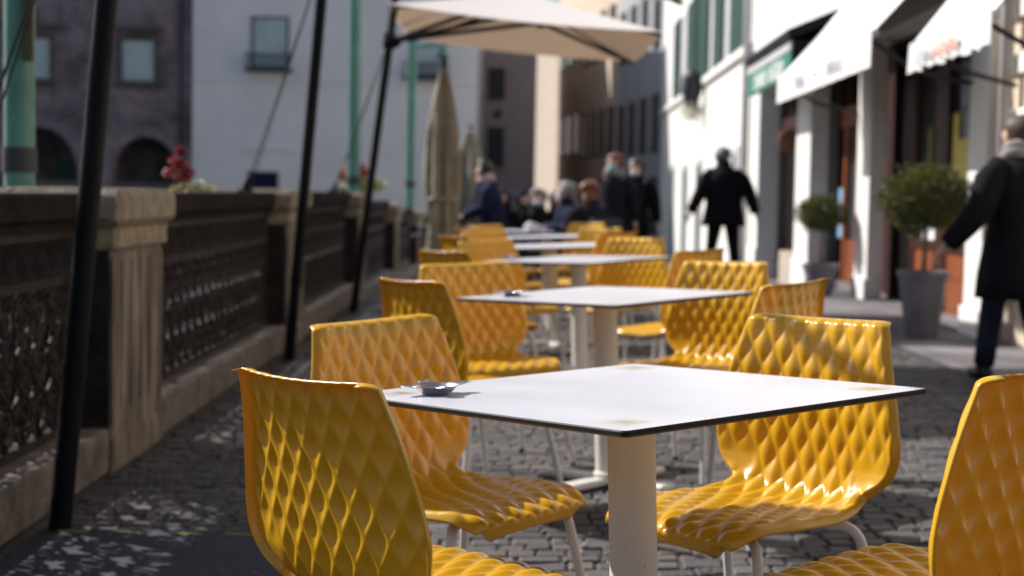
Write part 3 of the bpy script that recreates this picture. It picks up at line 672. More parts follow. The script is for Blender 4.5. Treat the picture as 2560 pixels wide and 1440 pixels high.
# ------------------------------------------------------------------ flowers on the parapet
def flower_bowl(loc, s, lab, tall):
    root = empty('flower_bowl', loc, label=lab, cat='flowers', group='flower bowls standing on the parapet')
    r_ = random.Random(int(loc[1]*7))
    q = MB(); q.lathe([(.0001, 0), (.07*s, 0), (.10*s, .07*s), (.105*s, .075*s), (.095*s, .075*s), (.0001, .065*s)], n=24); q.build('bowl', M['terracotta'], root, True, angle=R(50))
    q = MB()
    def leafs(n_, cen, rad, size, mi, q=None, squash=.6):
        for i in range(n_):
            d_ = Vector((r_.gauss(0, 1), r_.gauss(0, 1), r_.gauss(0, 1))).normalized()*rad*r_.uniform(.4, 1); p = Vector(cen)+Vector((d_.x, d_.y, d_.z*squash))
            u_ = Vector((r_.gauss(0, 1), r_.gauss(0, 1), r_.gauss(0, 1))).normalized(); v_ = u_.orthogonal().normalized()
            q.add([p-u_*size, p-v_*size*.6, p+u_*size, p+v_*size*.6], [(0, 1, 2, 3)], mi)
    leafs(420, (.06*s, 0, .10*s), .17*s, .014*s, 0, q, .35); q.build('foliage', M['leaf_y'], root)
    q = MB(); leafs(60, (.06*s, 0, .14*s), .10*s, .014*s, 0, q, .4); q.build('pale_flowers', M['petal_pale'], root)
    q = MB()
    if tall:
        for (cx, cz, rr) in ((-.07, .30, .055), (-.02, .25, .06), (-.11, .22, .05), (-.03, .19, .06), (.02, .22, .05), (-.05, .37, .030), (-.02, .36, .022)): leafs(120, (cx, 0, cz), rr, .012, 0, q, .8)
        q.tube([(-.05, 0, .1), (-.045, 0, .38)], .004, 5)
    else: leafs(500, (0, 0, .17*s), .11*s, .015*s, 0, q, .6)
    q.build('red_flowers', M['petal_red'], root)
flower_bowl((-2.20, 10.75, 1.01), 1.0, 'red and yellow flowers on the parapet in front of the brick building', True)
flower_bowl((-2.13, 21.4, .99), 2.1, 'round bowl of rusty red flowers on the parapet beside the green post', False)

# ------------------------------------------------------------------ buildings across the canal
def window(root, xc, zc, w_, h_, y, frame, pane, fr=.12, proud=.10, sill=True, hood=False, name='window'):
    q = MB(); q.box(xc-w_/2-fr, xc-w_/2, y-proud, y, zc-h_/2-fr, zc+h_/2+fr); q.box(xc+w_/2, xc+w_/2+fr, y-proud, y, zc-h_/2-fr, zc+h_/2+fr)
    q.box(xc-w_/2, xc+w_/2, y-proud, y, zc+h_/2, zc+h_/2+fr); q.box(xc-w_/2, xc+w_/2, y-proud, y, zc-h_/2-fr, zc-h_/2)
    f = q.build(name, frame, root)
    q = MB(); q.box(xc-w_/2, xc+w_/2, y-.03, y-.01, zc-h_/2, zc+h_/2); q.build('pane', pane, f)
    if sill: q = MB(); q.box(xc-w_/2-fr*1.6, xc+w_/2+fr*1.6, y-proud-.12, y, zc-h_/2-fr-.10, zc-h_/2-fr-.002); q.build('sill', frame, f)
    if hood: q = MB(); q.box(xc-w_/2-.30, xc+w_/2+.30, y-.32, y, zc+h_/2+.28, zc+h_/2+.42); q.build('hood', frame, f)
    return f
# brick building with portico arches
root = empty('brick_building', (-17, 50, -.93), label='dark brick building with round arches across the canal', cat='building')
OFF = (17, -50, .93)
xs = []; x = -26.0
q = MB(); arches = [(-11.5, 1.06, 1.42), (-14.85, 1.25, 1.45), (-18.4, 1.2, 1.1), (-21.8, 1.2, 1.1)]
vs = []; xs = sorted(set([-26, -10.02]+[c+s*r_ for c, r_, z in arches for s in (-1, 1)]+[c+r_*math.cos(math.pi*k/20) for c, r_, z in arches for k in range(21)]))
def zb(x, side):
    for c, r_, z in arches:
        if c-r_-1e-6 <= x <= c+r_+1e-6:
            mid = x+(1e-4 if side > 0 else -1e-4)
            if c-r_ < mid < c+r_: return z+math.sqrt(max(r_*r_-(x-c)**2, 0))*1.15
    return -2.5
for a, c in zip(xs[:-1], xs[1:]):
    za, zc_ = zb(a, 1), zb(c, -1)
    q.add([(a, 50, za), (c, 50, zc_), (c, 50, 9), (a, 50, 9)], [(0, 1, 2, 3)])
    q.add([(a, 50, za), (a, 50.6, za), (c, 50.6, zc_), (c, 50, zc_)], [(0, 1, 2, 3)])
for c, r_, z in arches:
    for s in (-1, 1): q.add([(c+s*r_, 50, -2.5), (c+s*r_, 50.6, -2.5), (c+s*r_, 50.6, z), (c+s*r_, 50, z)], [(0, 1, 2, 3)])
q.box(-26, -10.02, 53.5, 60, -2.5, 9, 0); q.box(-26, -10.02, 50.6, 53.5, 2.9, 9, 0)
q.build('wall', M['brick'], root, off=OFF)
q = MB(); q.box(-26.3, -9.95, 49.6, 60.3, 9, 9.3); q.build('roof', M['roof'], root, off=OFF)
for (xc, zc, w_, h_) in ((-11.72, 4.98, .98, 1.22), (-14.95, 5.0, .98, 1.22), (-18.2, 5.0, .98, 1.22)):
    f = window(root, xc, zc, w_, h_, 50, M['frame_brown'], M['pane_sky'], hood=True)
    f.location = OFF
    for k_ in kids(f): pass
for c in (-11.5, -14.8):
    q = MB(); q.box(c-.42, c+.32, 53.40, 53.495, -.93, 1.9); q.build('door', M['green_shutter'], root, off=OFF)
q = MB(); q.box(-26, -10.03, 53.3, 53.399, -1, 1.2); q.build('portico_plaster', M['plaster_mauve'], root, off=OFF)
q = MB(); q.tube([(-10.35, 49.88, -1), (-10.35, 49.88, 9)], .075, 10); q.build('drainpipe', M['frame_dark'], root, True, OFF)
# grey building
root = empty('grey_building', (-5.6, 50, -.93), label='plain grey plastered building across the canal', cat='building'); OFF = (5.6, -50, .93)
q = MB(); q.box(-10.02, -1.25, 49.9, 53.99, -2.5, 7.35); q.box(-10.02, -1.35, 54, 65.9, -2.5, 11); q.build('wall', M['plaster_grey'], root, off=OFF)  # taller rear block is added to throw shade on the far houses
q = MB(); q.box(-10.1, -1.2, 53.8, 65.95, 11, 11.3); q.build('roof', M['roof'], root, off=OFF)
q = MB(); q.box(-10.0, -1.27, 49.86, 49.899, 4.40, 4.52); q.build('string_course', M['plaster_grey'], root, off=OFF)
for (xc, zc, w_, h_, bal) in ((-7.62, 5.60, 1.02, 1.46, 1), (-2.75, 5.40, 1.0, 1.4, 1), (-7.8, 1.35, .80, .40, 0)):
    f = window(root, xc, zc, w_, h_, 49.9, M['frame_dark'] if not bal else M['frame_brown'], M['pane_sky'] if bal else M['navy_cloth'], fr=.07, proud=.06, sill=False); f.location = OFF
    if bal:
        q = MB(); zb_ = zc-h_/2; q.box(xc-.72, xc+.72, 49.42, 49.86, zb_-.18, zb_-.08)
        k = -.68
        while k < .7: q.tube([(xc+k, 49.46, zb_-.08), (xc+k, 49.46, zb_+.30)], .022, 6); k += .12
        q.box(xc-.72, xc+.72, 49.42, 49.50, zb_+.30, zb_+.35); q.build('balcony', M['frame_dark'], root, off=OFF)
q = MB(); q.box(-8.4, -6.9, 49.84, 49.899, 2.28, 2.36); q.build('ledge', M['plaster_grey'], root, off=OFF)
# mauve building at the end of the street
root = empty('mauve_building', (-.5, 66, -.93), label='mauve grey building closing the street, behind the closed parasols', cat='building'); OFF = (.5, -66, .93)
q = MB(); q.box(-2.5, .86, 66, 78.8, -1, 9.3); q.build('wall', M['plaster_mauve'], root, off=OFF)
q = MB(); q.box(-2.7, .98, 65.96, 78.9, 9.3, 9.6); q.build('roof', M['roof'], root, off=OFF)
for (xc, zc, w_, h_) in ((-.78, 5.6, .58, 1.05), (-.78, 3.0, .58, 1.4)):
    f = window(root, xc, zc, w_, h_, 66, M['frame_dark'], M['frame_dark'], fr=.05, proud=.06, sill=True); f.location = OFF
q = MB(); q.ball((-.72, 65.75, 4.3), .18, 12, jit=.4); q.build('window_flowers', M['frame_brown'], root, True, OFF)
q = MB(); q.box(-2.3, -1.9, 65.8, 65.99, 3.6, 7); q.build('light_pilaster', M['plaster_cream'], root, off=OFF)

# ------------------------------------------------------------------ far right-hand row, receding
def row_building(P, Q, depth, z0, z1, m, lab, wins, roof=True, name='row_building'):
    P = Vector((*P, 0)); Q = Vector((*Q, 0)); d = (Q-P); Ld = d.length; ang = math.atan2(d.y, d.x)-math.pi/2
    root = empty(name, (P.x, P.y, z0), ang, lab, 'building', 'houses receding down the right side')
    q = MB(); q.box(0, depth, 0, Ld, 0, z1-z0); q.build('wall', m, root)
    if roof: q = MB(); q.box(-.5, depth+.2, -.1, Ld+.1, z1-z0, z1-z0+.25); q.build('roof', M['roof'], root)
    for (ya, yb, za, zb_) in wins:
        q = MB(); q.box(-.05, 0.001, ya-.10, yb+.10, za-.10, zb_+.10); f = q.build('window', M['frame_dark'], root)
        q = MB(); q.box(-.07, -.052, ya, yb, za, zb_); q.build('pane', M['glass_dark'], f)
    return root
w2 = lambda L_, n_, z_: [(i*L_/n_+.7, i*L_/n_+1.7, z_, z_+1.7) for i in range(n_)]
row_building((4.72, 51.5), (3.85, 61), 8, -1, 9.5, M['plaster_bluegrey'], 'blue grey house next to the white building, in shade below', w2(9.5, 4, .9)+w2(9.5, 4, 3.6)+w2(9.5, 4, 7.0))
row_building((3.85, 61.02), (2.9, 70), 8, -1, 11.5, M['plaster_cream'], 'cream house with dark windows, sunlit above the street shade', w2(9, 4, .9)+w2(9, 4, 3.7)+w2(9, 4, 7.6))
row_building((2.9, 70.02), (2.1, 78), 8, -1, 13, M['plaster_cream'], 'grey house in the shaded bend of the street', w2(8, 3, .9)+w2(8, 3, 3.9)+w2(8, 3, 8))
row_building((2.1, 78.02), (1.0, 89), 8, -1, 9, M['plaster_pink'], 'narrow sunlit cream house at the end of the street', [], False)
row_building((1.0, 89.1), (-4, 96), 8, -1, 7, M['plaster_mauve'], 'low house beyond the sunlit cream one', [])

# ------------------------------------------------------------------ right-hand facade
FX, FK = 3.35, .026
def W(lx, ly, z=0): return (FX+lx+FK*ly, ly-FK*lx, z)
def froot(name, ly, z, lab, cat, group=None, lx=0):
    return empty(name, W(lx, ly, z), -math.atan(FK), lab, cat, group)
# white building with green shutters
root = froot('white_building', 39, -1, 'white sunlit building with tall dark green shutters', 'building'); OFF = (0, -39, 1)
q = MB(); q.box(0, 7, 27.62, 51.2, -1, 9.5); q.build('wall', M['plaster_white'], root, off=OFF)
q = MB(); q.box(-.4, 7.2, 27.5, 51.4, 9.5, 9.8); q.build('roof', M['roof'], root, off=OFF)
q = MB(); q.box(-.10, -.001, 27.7, 51.2, 3.62, 3.78, bev=.01); q.build('ledge', M['plaster_white'], root, off=OFF)
for (a, c) in ((43.4, 45.6), (38.4, 40.9), (35.3, 37.7), (32.2, 34.0), (28.5, 30.8)):
    q = MB(); q.box(-.09, -.03, a, c, 3.80, 5.9); 
    z = 3.86
    while z < 5.85: q.box(-.10, -.088, a+.08, c-.08, z, z+.05); z += .09
    q.build('shutter', M['green_shutter'], root, off=OFF)
for (a, c) in ((41.0, 43.3), (34.1, 35.2), (30.9, 32.1), (37.8, 38.3)):
    q = MB(); q.box(-.04, -.001, a, c, 3.80, 5.9); f = q.build('window', M['pilaster_grey'], root, off=OFF)
for (a, c, z1) in ((45.0, 46.2, 2.0), (40.6, 42.3, 1.95), (36.6, 38.2, 2.0), (29.4, 30.5, 2.05)):
    q = MB(); q.box(-.03, -.001, a, c, -.9, z1); f = q.build('doorway', M['pilaster_grey'], root, off=OFF)
    q = MB(); q.box(-.045, -.031, a+.35, c-.35, -.9, z1-.15); q.build('door', M['green_shutter'], f, off=None).location = OFF
q = MB(); q.tube([(-.10, 27.75, -.4), (-.10, 27.75, 9.4)], .07, 10); q.build('drainpipe', M['pilaster_grey'], root, True, OFF)
# planter basket on the white building
root = froot('wall_planter', 36.6, 3.0, 'dark hanging wall basket with pale flowers on the white building', 'planter', lx=-.3); 
q = MB(); q.loft([(0, 0, 0, .12, .15), (0, 0, .35, .24, .32), (0, 0, .7, .22, .30), (0, 0, .85, .1, .12)], 16); q.box(.0, .3, -.03, .03, .6, .66); q.build('basket', M['frame_dark'], root, True, (0, 0, .12), R(30))
q = MB()
for i in range(260):
    d_ = Vector((random.gauss(0, 1), random.gauss(0, 1), random.gauss(0, .8))).normalized()*random.uniform(.1, .32); p = d_+Vector((0, 0, .05)); u_ = Vector((random.gauss(0, 1), random.gauss(0, 1), random.gauss(0, 1))).normalized(); v_ = u_.orthogonal()*.6
    q.add([p-u_*.045, p-v_*.045, p+u_*.045, p+v_*.045], [(0, 1, 2, 3)])
q.build('flowers', M['petal_pale'], root)
# restaurant building
root = froot('restaurant_building', 19, 0, 'white restaurant building with tall pillars and mahogany shopfronts', 'building'); OFF = (0, -19, 0)
q = MB(); q.box(0, 7, 12.4, 27.6, 2.85, 9.5); q.build('upper_wall', M['plaster_white'], root, off=OFF)
q = MB(); q.box(-.3, 7.2, 12.3, 27.61, 9.5, 9.8); q.build('roof', M['roof'], root, off=OFF)
for (a, c, dpt) in ((26.6, 27.6, .34), (21.2, 22.4, .24), (17.15, 17.85, .16), (12.5, 13.05, .26)):
    q = MB(); zb_ = gz(3, a)-.05; q.box(-.03, dpt, a-.03, c+.03, zb_, .28, bev=.01); q.box(0, dpt, a, c, .281, 2.849); q.build('pillar', M['plaster_white'], root, off=OFF)
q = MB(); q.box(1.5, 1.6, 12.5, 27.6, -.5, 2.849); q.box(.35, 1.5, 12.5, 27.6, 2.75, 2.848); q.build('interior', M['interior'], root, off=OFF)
q = MB(); q.box(.35, 1.5, 12.5, 27.6, -.5, .06); q.build('doorstep', M['slabs'], root, off=OFF)
def pane(par, a, c, z0, z1, lx=.40): q = MB(); q.box(lx, lx+.012, a, c, z0, z1); return q.build('pane', M['glass_dark'], par)
def shopfront(posts, rails, wood, panel=None, name='shopfront'):
    q = MB()
    for (a, c, z0, z1) in posts: q.box(.36, .46, a, c, z0, z1, bev=.006)
    for (a, c, z0, z1) in rails: q.box(.365, .455, a, c, z0, z1)
    return q.build(name, wood, root, off=OFF)
f = shopfront([(16.6, 16.75, .05, 2.75), (15.25, 15.62, .05, 2.75), (14.2, 14.35, .05, 2.75), (13.1, 13.25, .05, 2.75), (17.7, 17.85, .05, 2.75)], [(13.1, 16.75, 2.45, 2.74), (13.1, 16.75, .64, .74)], M['wood_dark'])
q = MB(); q.box(.385, .43, 14.35, 15.25, .06, .64); q.box(.385, .43, 15.62, 16.6, .06, .64)
for (a, c) in ((14.45, 15.15), (15.72, 16.5)): q.box(.372, .386, a, c, .12, .34); q.box(.372, .386, a, c, .40, .58)
q.build('lower_panels', M['wood_orange'], root, off=OFF)
q = MB(); q.box(.372, .388, 14.9, 15.24, .64, 1.05); q.box(.37, .384, 15.61, 15.70, .64, 2.2); q.build('door_trim', M['wood_orange'], root, off=OFF)
for (a, c) in ((14.36, 15.24), (15.63, 16.59), (13.26, 14.19)):
    q = MB(); q.box(.42, .43, a, c, .75, 2.44); q.build('glass', M['glass_dark'], root, off=OFF)
for (a, c, z0, z1, mm_, nm) in ((14.42, 14.95, .68, 1.02, 'paper_yellow', 'yellow_notice'), (15.72, 16.35, .70, .93, 'paper_white', 'white_notice'), (14.40, 15.15, 1.33, 1.70, 'paper_yellow', 'window_display'), (15.0, 15.2, 1.33, 1.95, 'paper_yellow', 'window_display'), (16.05, 16.2, 1.3, 1.85, 'leaf_y', 'window_display')):
    q = MB(); q.box(.400, .412, a, c, z0, z1); q.build(nm, M[mm_], root, off=OFF)
q = MB(); q.box(.44, .50, 16.76, 17.69, .06, 2.6); q.box(.425, .441, 16.9, 17.5, .25, 1.0); q.box(.425, .441, 16.9, 17.5, 1.15, 2.4); q.build('door', M['wood_dark'], root, off=OFF)
# opening between the two middle pillars
f = shopfront([(20.55, 20.7, .0, 2.1), (19.7, 19.85, .0, 2.1)], [(19.6, 21.0, 2.04, 2.30)], M['wood_orange'], name='door_frame')
q = MB(); q.box(.36, .46, 17.9, 18.05, 0, 2.75); q.build('door_post', M['wood_dark'], root, off=OFF)
q = MB(); q.box(.36, .46, 21.1, 21.2, 0, 2.75); q.build('door_post', M['wood_dark'], root, off=OFF)
q = MB(); q.box(.44, .50, 18.05, 19.7, .02, 2.6); q.box(.44, .50, 20.7, 21.1, .0, 2.7); q.build('door', M['wood_dark'], root, off=OFF)
q = MB(); q.box(.42, .432, 19.86, 20.54, .6, 2.03); q.build('glass', M['glass_dark'], root, off=OFF)
q = MB(); q.box(.36, .372, 20.74, 21.08, .62, 1.26); q.build('blue_poster', M['paper_blue'], root, off=OFF)
q = MB(); q.box(.38, .43, 19.86, 20.54, .02, .6); q.build('lower_panels', M['wood_orange'], root, off=OFF)
# third opening
f = shopfront([(22.5, 22.65, 0, 2.75), (24.0, 24.15, 0, 2.75), (25.4, 25.5, 0, 2.75)], [(22.5, 26.5, 2.2, 2.4)], M['wood_dark'])
q = MB(); q.box(.40, .412, 22.66, 23.99, .3, 2.19); q.box(.40, .412, 24.16, 25.39, .3, 2.19); q.build('glass', M['glass_dark'], root, off=OFF)
q = MB(); q.lathe([(.0001, 0), (.17, 0), (.17, .03), (.0001, .03)], n=20); o = q.build('round_sign', M['terracotta'], root, True); o.rotation_euler = (R(90), 0, R(20)); o.location = (.15, 24.3-19, 1.98)
q = MB(); q.box(-.02, .3, 22.42, 23.7, gz(3, 23)-.1, .34, bev=.01); q.build('low_wall', M['plaster_pink'], root, off=OFF)
# rusticated building at the right edge
root = froot('rusticated_building', 9.5, 0, 'brown building with pale rusticated stone bands at the right edge', 'building'); OFF = (0, -9.5, 0)
q = MB(); q.box(.12, 7, 3, 12.35, -.1, 7.5); q.build('wall', M['plaster_cream'], root, off=OFF)
q = MB(); z = .4; k = 0
while z < 5:
    q.box(.08, .121, 11.0 if k % 2 else 11.25, 12.33, z, z+.17, bev=.015); q.box(.08, .121, 3.2, 10.0 if k % 2 else 9.8, z, z+.17, bev=.015); z += .42; k += 1
q.build('stone_bands', M['plaster_white'], root, off=OFF)
q = MB(); q.tube([(.02, 12.1, .0), (.02, 12.1, 7)], .05, 12); q.build('drainpipe', M['pilaster_grey'], root, True, OFF)
q = MB(); q.box(.11, .119, 10.1, 10.9, .1, 2.6); q.build('doorway', M['wood_dark'], root, off=OFF)

# ------------------------------------------------------------------ awnings
def strokes(q, u0, u1, z0, z1, P, seed, wgt=.22):
    """a word too blurred to read: a run of letter-like strokes; P maps (u,z) to 3D"""
    r_ = random.Random(seed); u = u0; H_ = z1-z0
    while u < u1-.03:
        lw = H_*r_.uniform(.45, .7); s = lw*wgt; k = r_.randrange(4)
        def rect(a, b_, c, d_): q.add([P(a, c), P(b_, c), P(b_, d_), P(a, d_)], [(0, 1, 2, 3)])
        rect(u, u+s, z0, z1)
        if k in (0, 1): rect(u+lw-s, u+lw, z0, z1 if k == 0 else z0+H_*.8)
        if k in (0, 2): rect(u, u+lw, z1-s, z1)
        if k in (1, 2, 3): rect(u, u+lw, z0, z0+s)
        if k in (0, 3): rect(u, u+lw, z0+H_*.45, z0+H_*.45+s)
        u += lw+H_*.18
def awning(yl, yr, zb_, zt, proj, ztop, lab, sags=0):
    """sloping cloth from the wall to the front bar with a hanging valance; yl far end, yr near end"""
    root = froot('shop_awning', (yl+yr)/2, zb_, lab, 'awning', 'white shop awnings'); OFF = (0, -(yl+yr)/2, -zb_)
    n = 16
    q = MB(); vs = []; 
    for i in range(n+1):
        y_ = yr+(yl-yr)*i/n; sg = sags*abs(math.sin(i*math.pi/4))
        vs += [(-.0, y_, ztop), (-proj*.5, y_, (ztop+zt)/2-.04-sg), (-proj, y_, zt)]
    fs = []
    for i in range(n):
        for j in range(2): k = i*3+j; fs.append((k, k+1, k+4, k+3))
    q.add(vs, fs); q.build('cloth', M['awning_white'], root, True, OFF)
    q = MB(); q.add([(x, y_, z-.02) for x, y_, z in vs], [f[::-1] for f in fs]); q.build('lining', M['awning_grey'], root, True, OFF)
    q = MB(); vs = []; fs = []
    for i in range(n*3+1):
        y_ = yr+(yl-yr)*i/(n*3); wv_ = .018*math.sin(i*1.3)*(1 if sags else .3)
        vs += [(-proj-.012, y_, zt), (-proj-.016+wv_, y_, zb_+.015*math.sin(i*.9)*(1 if sags else 0))]
    for i in range(n*3): fs.append((2*i, 2*i+1, 2*i+3, 2*i+2))
    q.add(vs, fs); q.add([(x+.006, y_, z) for x, y_, z in vs], [f[::-1] for f in fs]); q.build('valance', M['awning_white'], root, True, OFF)
    q = MB(); q.box(-proj-.01, -proj+.04, yr, yl, zt-.03, zt+.015); q.build('front_bar', M['pilaster_grey'], root, off=OFF)
    for y_ in (yr+.25, yl-.25):
        q = MB(); q.tube([(0, y_, zb_-.1), (-proj*.55, y_, zb_+.0), (-proj, y_, zt-.02)], .018, 8); q.build('folding_arm', M['frame_dark'], root, True, OFF)
    return root, OFF
ra, OA = awning(18.1, 12.75, 2.18, 2.46, .86, 3.5, 'long white shop awning with purple lettering')
for (a, c, o_, sd) in ((0, .8, 14.75, 3), (0, .65, 16.7, 5)):
    q = MB(); strokes(q, a, c, 2.26, 2.38, lambda u, z: (-.898, o_-u, z), sd); q.build('word', M['purple_ink'], ra, off=OA)
q = MB(); q.box(-.899, -.897, 15.3, 15.5, 2.31, 2.33); q.build('dash', M['purple_ink'], ra, off=OA)
ra, OA = awning(12.0, 9.75, 2.08, 2.28, .72, 3.3, 'white shop awning with wrinkled valance and faded red lettering', .05)
q = MB(); strokes(q, 0, .55, 2.13, 2.21, lambda u, z: (-.762, 11.75-u, z), 9, .35); q.build('grey_lettering', M['grey_ink'], ra, off=OA)
q = MB(); strokes(q, 0, .62, 2.13, 2.21, lambda u, z: (-.762, 11.15-u, z), 11, .4); q.build('red_lettering', M['red_ink'], ra, off=OA)
# green sign box
root = froot('green_shop_sign', 21, 2.55, 'green shop sign box with white letters under a black canopy', 'shop sign'); OFF = (0, -21, -2.55)
q = MB(); q.box(-.62, -.56, 18.9, 23.1, 2.56, 2.86); q.build('sign_panel', M['sign_green'], root, off=OFF)
q = MB(); q.box(-.63, -.05, 18.9, 23.1, 2.861, 2.97); q.build('band', M['pilaster_grey'], root, off=OFF)
q = MB(); vs = [(-.66, 18.85, 2.975), (0, 18.85, 3.25), (0, 23.15, 3.25), (-.66, 23.15, 2.975), (-.66, 18.85, 3.10), (0, 18.85, 3.38), (0, 23.15, 3.38), (-.66, 23.15, 3.10)]
q.add(vs, [(3, 2, 1, 0), (4, 5, 6, 7), (0, 1, 5, 4), (2, 3, 7, 6), (3, 0, 4, 7), (1, 2, 6, 5)]); q.box(-.60, 0, 18.88, 18.93, 2.56, 2.97); q.build('canopy', M['black_metal'], root, off=OFF)
for (c, o_, sd) in ((1.25, 22.35, 21), (1.35, 20.8, 22)):
    q = MB(); strokes(q, 0, c, 2.60, 2.82, lambda u, z: (-.624, o_-u, z), sd, .42); q.build('word', M['sign_white'], root, off=OFF)
# wall lamp
root = froot('wall_spotlight', 20.0, 3.22, 'small dark spotlight on the white wall above the awnings', 'wall lamp', lx=-.2)
q = MB(); q.tube([(.2, 0, 0), (-.02, 0, 0)], .02, 8); q.build('arm', M['frame_dark'], root, True); q = MB(); q.loft([(0, 0, -.09, .05, .05), (0, 0, -.03, .08, .08), (0, 0, .05, .07, .07), (0, 0, .08, .03, .03)], 14); q.build('lamp_head', M['frame_dark'], root, True)

# ------------------------------------------------------------------ topiary in pots
def topiary(x, y, rpot, hpot, ztr, crad, cz, lab, seed, nleaf):
    z0 = gz(x, y)+.0; root = empty('potted_topiary', (x, y, z0), label=lab, cat='potted tree', group='potted ball trees by the shopfronts'); r_ = random.Random(seed)
    q = MB(); q.lathe([(.0001, .0), (rpot*.60, .0), (rpot*.63, .02), (rpot*.93, hpot-.05), (rpot*1.0, hpot-.045), (rpot*1.02, hpot), (rpot*.94, hpot), (rpot*.90, hpot-.04)], n=40); q.build('pot', M['pot'], root, True, angle=R(40))
    q = MB(); q.lathe([(.0001, hpot-.05), (rpot*.90, hpot-.05)], n=24); q.build('soil', M['soil'], root)
    q = MB(); q.tube([(0, 0, hpot-.06), (.012, .0, (hpot+cz)/2), (-.008, 0, cz-crad*.2)], [.02, .016, .014], 10)
    for k in range(7):
        a = k*.9; q.tube([(0, 0, cz-crad*.55), (crad*.3*math.cos(a), crad*.3*math.sin(a), cz-.05), (crad*.7*math.cos(a), crad*.7*math.sin(a), cz+crad*.2*math.sin(k))], [.010, .007, .003], 6)
    q.build('trunk', M['bark'], root, True)
    q = MB(); vs = []; fs = []
    for i in range(nleaf):
        d_ = Vector((r_.gauss(0, 1), r_.gauss(0, 1), r_.gauss(0, 1))).normalized(); f_ = 1+.32*noise.noise(d_*2.3+Vector((seed, 0, 0)))+.22*noise.noise(d_*6)
        rr = crad*f_*(r_.random()**.25); rr *= 1+.16*(r_.random() < .10)*r_.random(); p = Vector((d_.x*rr, d_.y*rr, cz+d_.z*rr*.76))
        u_ = (d_+Vector((r_.gauss(0, .7), r_.gauss(0, .7), r_.gauss(0, .7)))).normalized(); v_ = u_.orthogonal().normalized(); v_ = Matrix.Rotation(r_.uniform(0, 6.3), 3, u_) @ v_; s = r_.uniform(.012, .022)
        b0 = len(vs); vs += [p-u_*s, p-v_*s*.45, p+u_*s, p+v_*s*.45]; fs.append((b0, b0+1, b0+2, b0+3))
    q.add(vs, fs); q.build('crown', M['leaf'], root)
topiary(3.20, 12.45, .20, .52, .9, .345, 1.08, 'round potted tree in a tall tapered grey pot beside the walking woman', 3, 9000)
topiary(3.45, 17.9, .21, .36, .8, .27, .92, 'smaller round potted tree in a low grey pot between the pillars', 8, 6000)

